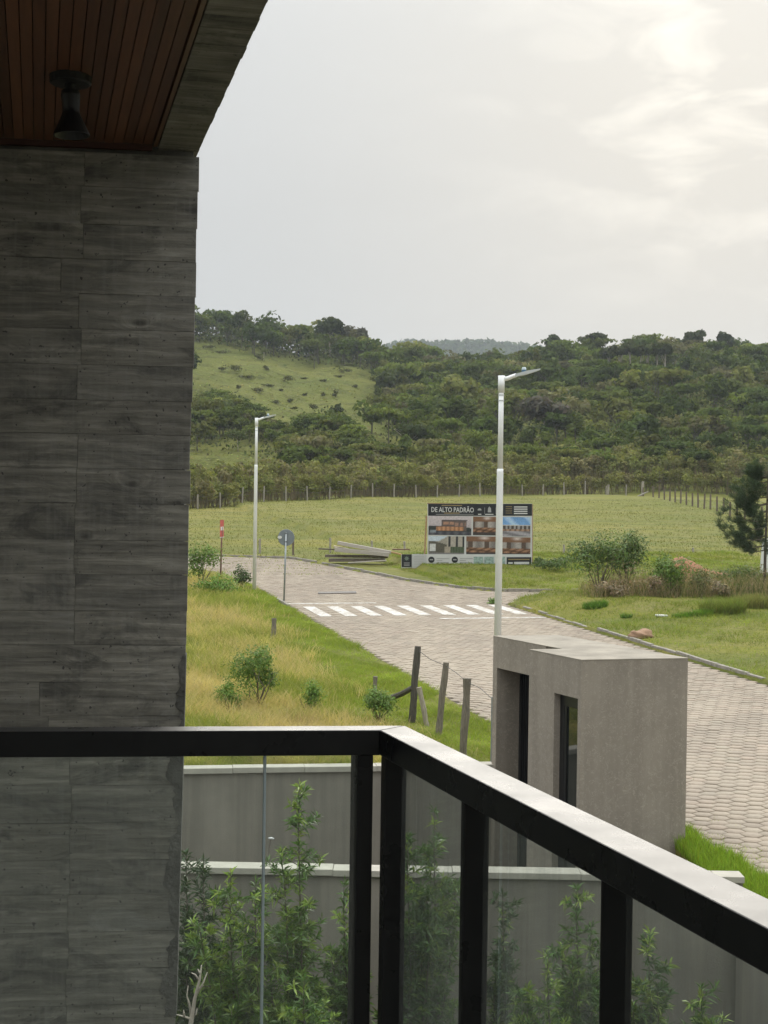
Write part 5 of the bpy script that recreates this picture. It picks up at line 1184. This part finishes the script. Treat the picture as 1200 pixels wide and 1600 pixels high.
def clump(px, py, yd, n, r, h, c, label):
    x0 = PY(px, py, yd)[0]; rr = r * np.sqrt(rng.random(n)); a = rng.uniform(0, 6.28, n); x, y = x0 + rr * np.cos(a), yd + rr * np.sin(a) * .7; z = groundz(x, y) - .02; o = tag(empty('grass_clump', (x0, yd, gz(x0, yd))), label, 'grass clump', 'tufts on the right verge')
    P = np.column_stack([x, y, z]); e = blades(P, rng.uniform(.5, 1, n) * h, rng.uniform(.006, .01, n), rng.uniform(.2, .9, n), tint(n, c, .2, .08), 'blades', None, None, True, o)
clump(1128, 985, 46.5, 2200, .75, .62, (.22, .26, .075), 'large arching grass clump in front of the weeds under the pine')
clump(1098, 990, 46, 500, .35, .3, (.16, .27, .045), 'low bright grass clump left of the large arching clump')
clump(1182, 985, 47.5, 1500, .7, .55, (.26, .26, .10), 'yellowish grass clump at the right edge of the picture')
clump(930, 968, 48.5, 900, .42, .3, (.13, .24, .045), 'dark green tuft on the verge below the leaning shrub')
clump(1067, 990, 46, 500, .35, .2, (.15, .26, .045), 'small bright tuft between the clay lump and the large clump')
clump(978, 985, 46.5, 200, .2, .22, (.14, .23, .05), 'single small upright tuft on the verge near the clay lump')

# red earth mound and clay lump
EARTH = simple('red_earth', (.40, .185, .10), .95, .22, 2.5, bmp=.9, bdist=.08); CLAY = simple('clay', (.37, .235, .15), .95, .2, 5, bmp=.6, bdist=.03)
def mound(px0, px1, yd, hm, depth, mat, nm, label, peaks):
    x0, x1 = PY(px0, 880, yd)[0], PY(px1, 880, yd)[0]; nx, ny = 60, 24; c = np.array([(x0 + x1) / 2, yd, gz((x0 + x1) / 2, yd)]); V = np.zeros((ny, nx, 3))
    for j in range(ny):
        for i in range(nx):
            u, v = i / (nx - 1), j / (ny - 1); x = x0 + (x1 - x0) * u; y = yd + (v - .5) * depth
            pr = sum(a * math.exp(-((u - m) / s_) ** 2) for m, a, s_ in peaks) * max(0, math.sin(math.pi * min(max(u, 0), 1))) ** .4
            z = gz(x, y) - .15 + hm * pr * max(0, math.sin(math.pi * v)) ** .8 + .5 * hm * .2 * wob(np.array([x * 3]), np.array([y * 3]))[0] * math.sin(math.pi * v)
            V[j, i] = (x, y, z)
    I = np.arange(nx * ny).reshape(ny, nx)
    o = npobj(nm, V.reshape(-1, 3) - c, np.stack([I[:-1, :-1], I[:-1, 1:], I[1:, 1:], I[1:, :-1]], -1).reshape(-1, 4), mat, smooth=True); o.location = [float(q) for q in c]; return tag(o, label, 'mound')
mound(945, 1165, 60.5, 1.2, 3.5, EARTH, 'earth_mound', 'mound of bare red earth behind the shrubs on the right', [(.12, .45, .16), (.5, .9, .16), (.72, .7, .2), (.93, .6, .12)])
x = PY(1003, 998, 42)[0]; m = bpy.data.meshes.new('clay_lump'); bm = bmesh.new(); bmesh.ops.create_icosphere(bm, subdivisions=3, radius=1)
for v in bm.verts: v.co *= 1 + .18 * math.sin(v.co.x * 5 + v.co.y * 3) + .12 * math.sin(v.co.z * 7 + v.co.x * 4)
for v in bm.verts: v.co = Vector((v.co.x * .34, v.co.y * .25, v.co.z * .16))
bm.to_mesh(m); bm.free(); m.materials.append(CLAY)
for p in m.polygons: p.use_smooth = True
tag(link('clay_lump', m, None, (x, 42, gz(x, 42) + .08)), 'rounded lump of brown clay on the kerb right of the street', 'clay lump')
# unidentified white thing partly hidden behind the pine
p0 = PY(1186, 882, 66); z0 = gz(p0[0], 66); zz = PY(1198, 842, 66)[2]; mb = MB()
mb.hexa([(p0[0] + .25, 65.6, z0), (p0[0] + 1.6, 65.6, z0), (p0[0] + 1.6, 67, z0), (p0[0] + .25, 67, z0)], [(p0[0] + .35, 65.7, zz), (p0[0] + 1.5, 65.7, zz), (p0[0] + 1.5, 66.9, zz), (p0[0] + .35, 66.9, zz)])
tag(mb.build('white_object', simple('plain_white', (.72, .73, .72), .5, .06, 2), None, bevel=.12, loc=(p0[0], 66, z0)), 'white bulky object half hidden behind the pine trunk', 'object')
q = PY(1033 - 0, 970, 46.5); mb = MB(); mb.box(q[0] - .18, q[0] + .18, 46.3, 46.6, gz(q[0], 46.5), gz(q[0], 46.5) + .05); tag(mb.build('paper_scrap', SIGNW, None, bevel=.01, loc=(q[0], 46.45, gz(q[0], 46.45))), 'pale flat scrap lying on the right verge', 'litter')

# pine at the right edge
def pine():
    x = PY(1194, 945, 53.2)[0]; y0 = 53.2; z0 = gz(x, y0); p = np.array([x, y0, z0]); k = 53.2 / F; H = (945 - 742) * k
    root = tag(empty('pine_tree', p), 'young pine with drooping needle tufts at the right edge', 'tree'); m = MB()
    m.tube([p - [0, 0, .2], p + [.01, 0, H * .3], p + [.05, 0, H * .65], p + [.08, 0, H]], [.062, .052, .038, .012], 8); m.build('trunk', BARK, root, smooth=True)
    bm_ = MB(); NP, ND, NL = [], [], []
    br = []
    for i in range(34):
        f = rng.uniform(.32, .97); a = rng.uniform(0, 6.28); L = (1.75 - 1.15 * f) * rng.uniform(.75, 1.15); br.append((f, a, L))
    for a_, f_, l_ in ((3.1, .36, 1.75), (3.3, .42, 1.8), (2.9, .5, 1.5), (3.2, .56, 1.5), (3.0, .68, 1.25), (3.4, .33, 1.4), (2.8, .62, 1.1)): br.append((f_, a_, l_))
    for f, a, L in br:
        s = p + [.05 * f, 0, H * f]; d = np.array([math.cos(a), math.sin(a), 0]); pts = [s + d * L * t_ + np.array([0, 0, L * (-.12 * math.sin(t_ * 3.1) + .42 * t_ ** 2)]) for t_ in np.linspace(0, 1, 5)]
        bm_.tube(pts, [.018, .014, .011, .009, .006], 4, False)
        for t_ in np.linspace(.38, 1.0, 9):
            i0 = min(int(t_ * 4), 3); q = pts[i0] + (pts[i0 + 1] - pts[i0]) * (t_ * 4 - i0); nn = 60
            q = q + rng.normal(0, .07, 3); tan = unit(pts[i0 + 1] - pts[i0]); NP.append(np.repeat(q[None], nn, 0) + rng.normal(0, .05, (nn, 3))); ND.append(unit(rng.normal(0, .62, (nn, 3)) + tan * .9 + [0, 0, .25])); NL.append(rng.uniform(.16, .34, nn))
    bm_.build('branches', BARK, root, smooth=True)
    P = np.concatenate(NP); D = np.concatenate(ND); L = np.concatenate(NL)[:, None]; n = len(P); sd_ = unit(np.cross(D, rng.normal(size=(n, 3)))) * .008; e = P + D * L - [0, 0, .04]
    V = np.stack([P - sd_, P + sd_, e], 1).reshape(-1, 3); npobj('needles', V, np.arange(n * 3).reshape(n, 3), LEAF, root, cols=np.repeat(tint(n, (.075, .108, .062), .25, .06), 3, 0))
pine()

# ================================================================== GARDEN SHRUBS with long narrow leaves
def long_leaf_shrub(px, py_top, yd, width, label, seed, dens=1.0, col=(.105, .185, .040), z0=-1.6, young=.35):
    r = np.random.default_rng(seed); tp = PY(px, py_top, yd); p = np.array([tp[0], yd, z0]); H = tp[2] - z0
    root = tag(empty('garden_shrub', p), label, 'shrub', 'long-leaved shrubs along the garden wall'); m = MB(); RP, RD = [], []
    ns = 4 + int(width * 5)
    for i in range(ns):
        main = i == 0; h = H if main else H * r.uniform(.45, .82); ex = 0 if main else r.uniform(-.5, .5) * width; ey = 0 if main else r.uniform(-.35, .35) * width
        pts = [p + np.array([ex * t_ ** .7 + math.sin(t_ * 5 + i) * .03, ey * t_ ** .7 + math.cos(t_ * 4 + i) * .03, h * t_]) for t_ in np.linspace(0, 1, 9)]
        m.tube(pts, list(np.linspace(.016, .004, 9)), 5, False)
        nb = int(36 * h / 2.5 * dens)
        for b in range(nb):
            t_ = r.uniform(.12, .97); q = np.array(pts[int(t_ * 8)]) + (np.array(pts[min(int(t_ * 8) + 1, 8)]) - np.array(pts[int(t_ * 8)])) * (t_ * 8 - int(t_ * 8))
            a = r.uniform(0, 6.28); L = r.uniform(.10, .34) * (1.05 - t_ * .62) * (.6 + width); e = q + np.array([math.cos(a) * L, math.sin(a) * L, L * r.uniform(.2, .9)])
            m.tube([q, (q + e) / 2 + [0, 0, -.02], e], [.005, .004, .002], 4, False)
            d = unit(e - q); RP.append(e); RD.append(unit(d + [0, 0, .7]))
            if L > .12: RP.append(q + (e - q) * .55); RD.append(unit(d + [0, 0, .5]))
        for t_ in np.linspace(.45, 1, 7 + int(6 * h / 2)): 
            j = min(int(t_ * 8), 7); RP.append(np.array(pts[j]) + (np.array(pts[j + 1]) - np.array(pts[j])) * (t_ * 8 - j)); RD.append(np.array([0, 0, 1.]))
    m.build('stems', BARK, root, smooth=True)
    RP = np.array(RP); RD = np.array(RD); nl_ = 15; n = len(RP) * nl_; P = np.repeat(RP, nl_, 0); A = np.repeat(RD, nl_, 0)
    d = unit(A * r.uniform(.15, 1.1, (n, 1)) + unit(r.normal(size=(n, 3))) * .85); P = P - A * r.uniform(0, .06, (n, 1)); L = r.uniform(.07, .14, (n, 1)); W = r.uniform(.007, .012, (n, 1)); sd_ = unit(np.cross(d, r.normal(size=(n, 3))))
    tipd = d * L - np.array([[0, 0, 1]]) * L * .18
    V = np.stack([P, P + d * L * .45 + sd_ * W, P + tipd, P + d * L * .45 - sd_ * W], 1).reshape(-1, 3)
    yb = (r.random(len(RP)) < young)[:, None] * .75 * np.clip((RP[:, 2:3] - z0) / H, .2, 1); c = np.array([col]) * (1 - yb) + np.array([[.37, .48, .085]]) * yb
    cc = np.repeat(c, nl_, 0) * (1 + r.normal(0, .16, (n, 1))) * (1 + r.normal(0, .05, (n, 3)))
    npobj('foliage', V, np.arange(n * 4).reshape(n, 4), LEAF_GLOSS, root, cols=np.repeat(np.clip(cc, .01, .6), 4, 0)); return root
long_leaf_shrub(472, 1226, 14.6, .75, 'tallest long-leaved shrub, its tip rising above both garden copings', 11, 1.15)
long_leaf_shrub(365, 1362, 14.4, .62, 'bright shrub left of the tallest one, top below the lower coping', 12, 1.2, young=.5)
long_leaf_shrub(404, 1378, 14.2, .5, 'narrow bright shrub between the leftmost ones and the tallest', 13, 1.1, young=.5)
long_leaf_shrub(323, 1346, 15.6, .55, 'dark shaded shrub next to the concrete wall edge', 14, 1.3, (.055, .090, .035), young=.05)  # leaf colour darkened to carry the shade of the concrete wall
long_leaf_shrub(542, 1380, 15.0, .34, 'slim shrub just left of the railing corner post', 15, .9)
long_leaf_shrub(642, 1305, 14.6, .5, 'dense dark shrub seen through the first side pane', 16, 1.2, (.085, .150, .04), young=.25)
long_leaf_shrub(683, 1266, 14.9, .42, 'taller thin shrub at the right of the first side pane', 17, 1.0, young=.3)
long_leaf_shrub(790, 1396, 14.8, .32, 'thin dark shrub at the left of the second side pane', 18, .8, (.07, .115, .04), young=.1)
long_leaf_shrub(905, 1386, 14.5, .5, 'leaning shrub at the right of the second side pane', 19, .9, young=.35)
long_leaf_shrub(860, 1490, 13.9, .55, 'low leafy shrub in the middle of the second side pane', 20, 1.0, young=.4)
long_leaf_shrub(1018, 1470, 13.9, .6, 'shrub seen through the nearest side pane', 21, 1.2, (.085, .150, .04), young=.3)
long_leaf_shrub(480, 1530, 13.4, .75, 'low spreading shrub in front of the tallest one', 22, 1.4, young=.35)
long_leaf_shrub(296, 1330, 15.9, .3, 'dark twiggy shrub peeking from behind the concrete wall', 23, .6, (.055, .09, .035), young=.0)  # same darkened leaf colour, wall shade put into the tint
long_leaf_shrub(1100, 1540, 14.0, .4, 'sparse shrub low at the right of the nearest side pane', 24, .8, young=.3)
# bare dry branch by the wall
yb_ = 12.6
def bp(px, py): return PY(px, py, yb_)
dbm = MB(); dbm.tube([(*bp(297, 1600)[:2], -1.6), bp(298, 1600), bp(304, 1562), bp(312, 1530), bp(315, 1508)], [.03, .022, .017, .012, .005], 6)
for pts in ([(299, 1592), (296, 1568), (292, 1556), (294, 1540)], [(298, 1592), (286, 1588), (275, 1585)], [(306, 1556), (318, 1535), (324, 1519)], [(311, 1532), (305, 1523), (299, 1520)], [(313, 1522), (309, 1514)], [(300, 1594), (306, 1585), (308, 1576)], [(288, 1588), (287, 1578)], [(308, 1545), (318, 1540)]):
    dbm.tube([bp(*q) for q in pts], list(np.linspace(.012, .004, len(pts))), 5)
c = bp(298, 1600); tag(dbm.build('dry_branch', DRYBARK, None, loc=(c[0], yb_, -1.6), smooth=True), 'bare pale dry branch beside the foot of the concrete wall', 'branch')
# small pale marker on a stalk before the boundary wall
c = PY(424, 1310, 19.5); m = MB(); m.tube([(PY(420, 1340, 19.5)[0], 19.5, -1.6), PY(420.5, 1325, 19.5), PY(423, 1311, 19.5)], .006, 5); rt = empty('garden_marker', (c[0], 19.5, -1.6)); tag(rt, 'small white oval tip on a thin stalk before the taller wall', 'garden marker')
m.build('stalk', BARK, rt); lathe(MB(), c, [(-.045, .0), (-.03, .012), (0, .018), (.03, .012), (.045, 0)], (1, 0, -.1), 10).build('tip', SIGNW, rt, smooth=True)

# ================================================================== HAZE
if True:
    hm = bpy.data.materials.new('haze_air'); hm.use_nodes = True; t = hm.node_tree; t.nodes.clear()
    o = N(t, 'ShaderNodeOutputMaterial'); pv = N(t, 'ShaderNodeVolumePrincipled'); pv.inputs['Color'].default_value = (.86, .93, 1, 1); pv.inputs['Density'].default_value = .00022; pv.inputs['Anisotropy'].default_value = .2
    t.links.new(pv.outputs[0], o.inputs['Volume'])
    tag(MB().box(-1800, 1800, -400, 2600, -3, 215).build('haze', hm), kind='stuff')
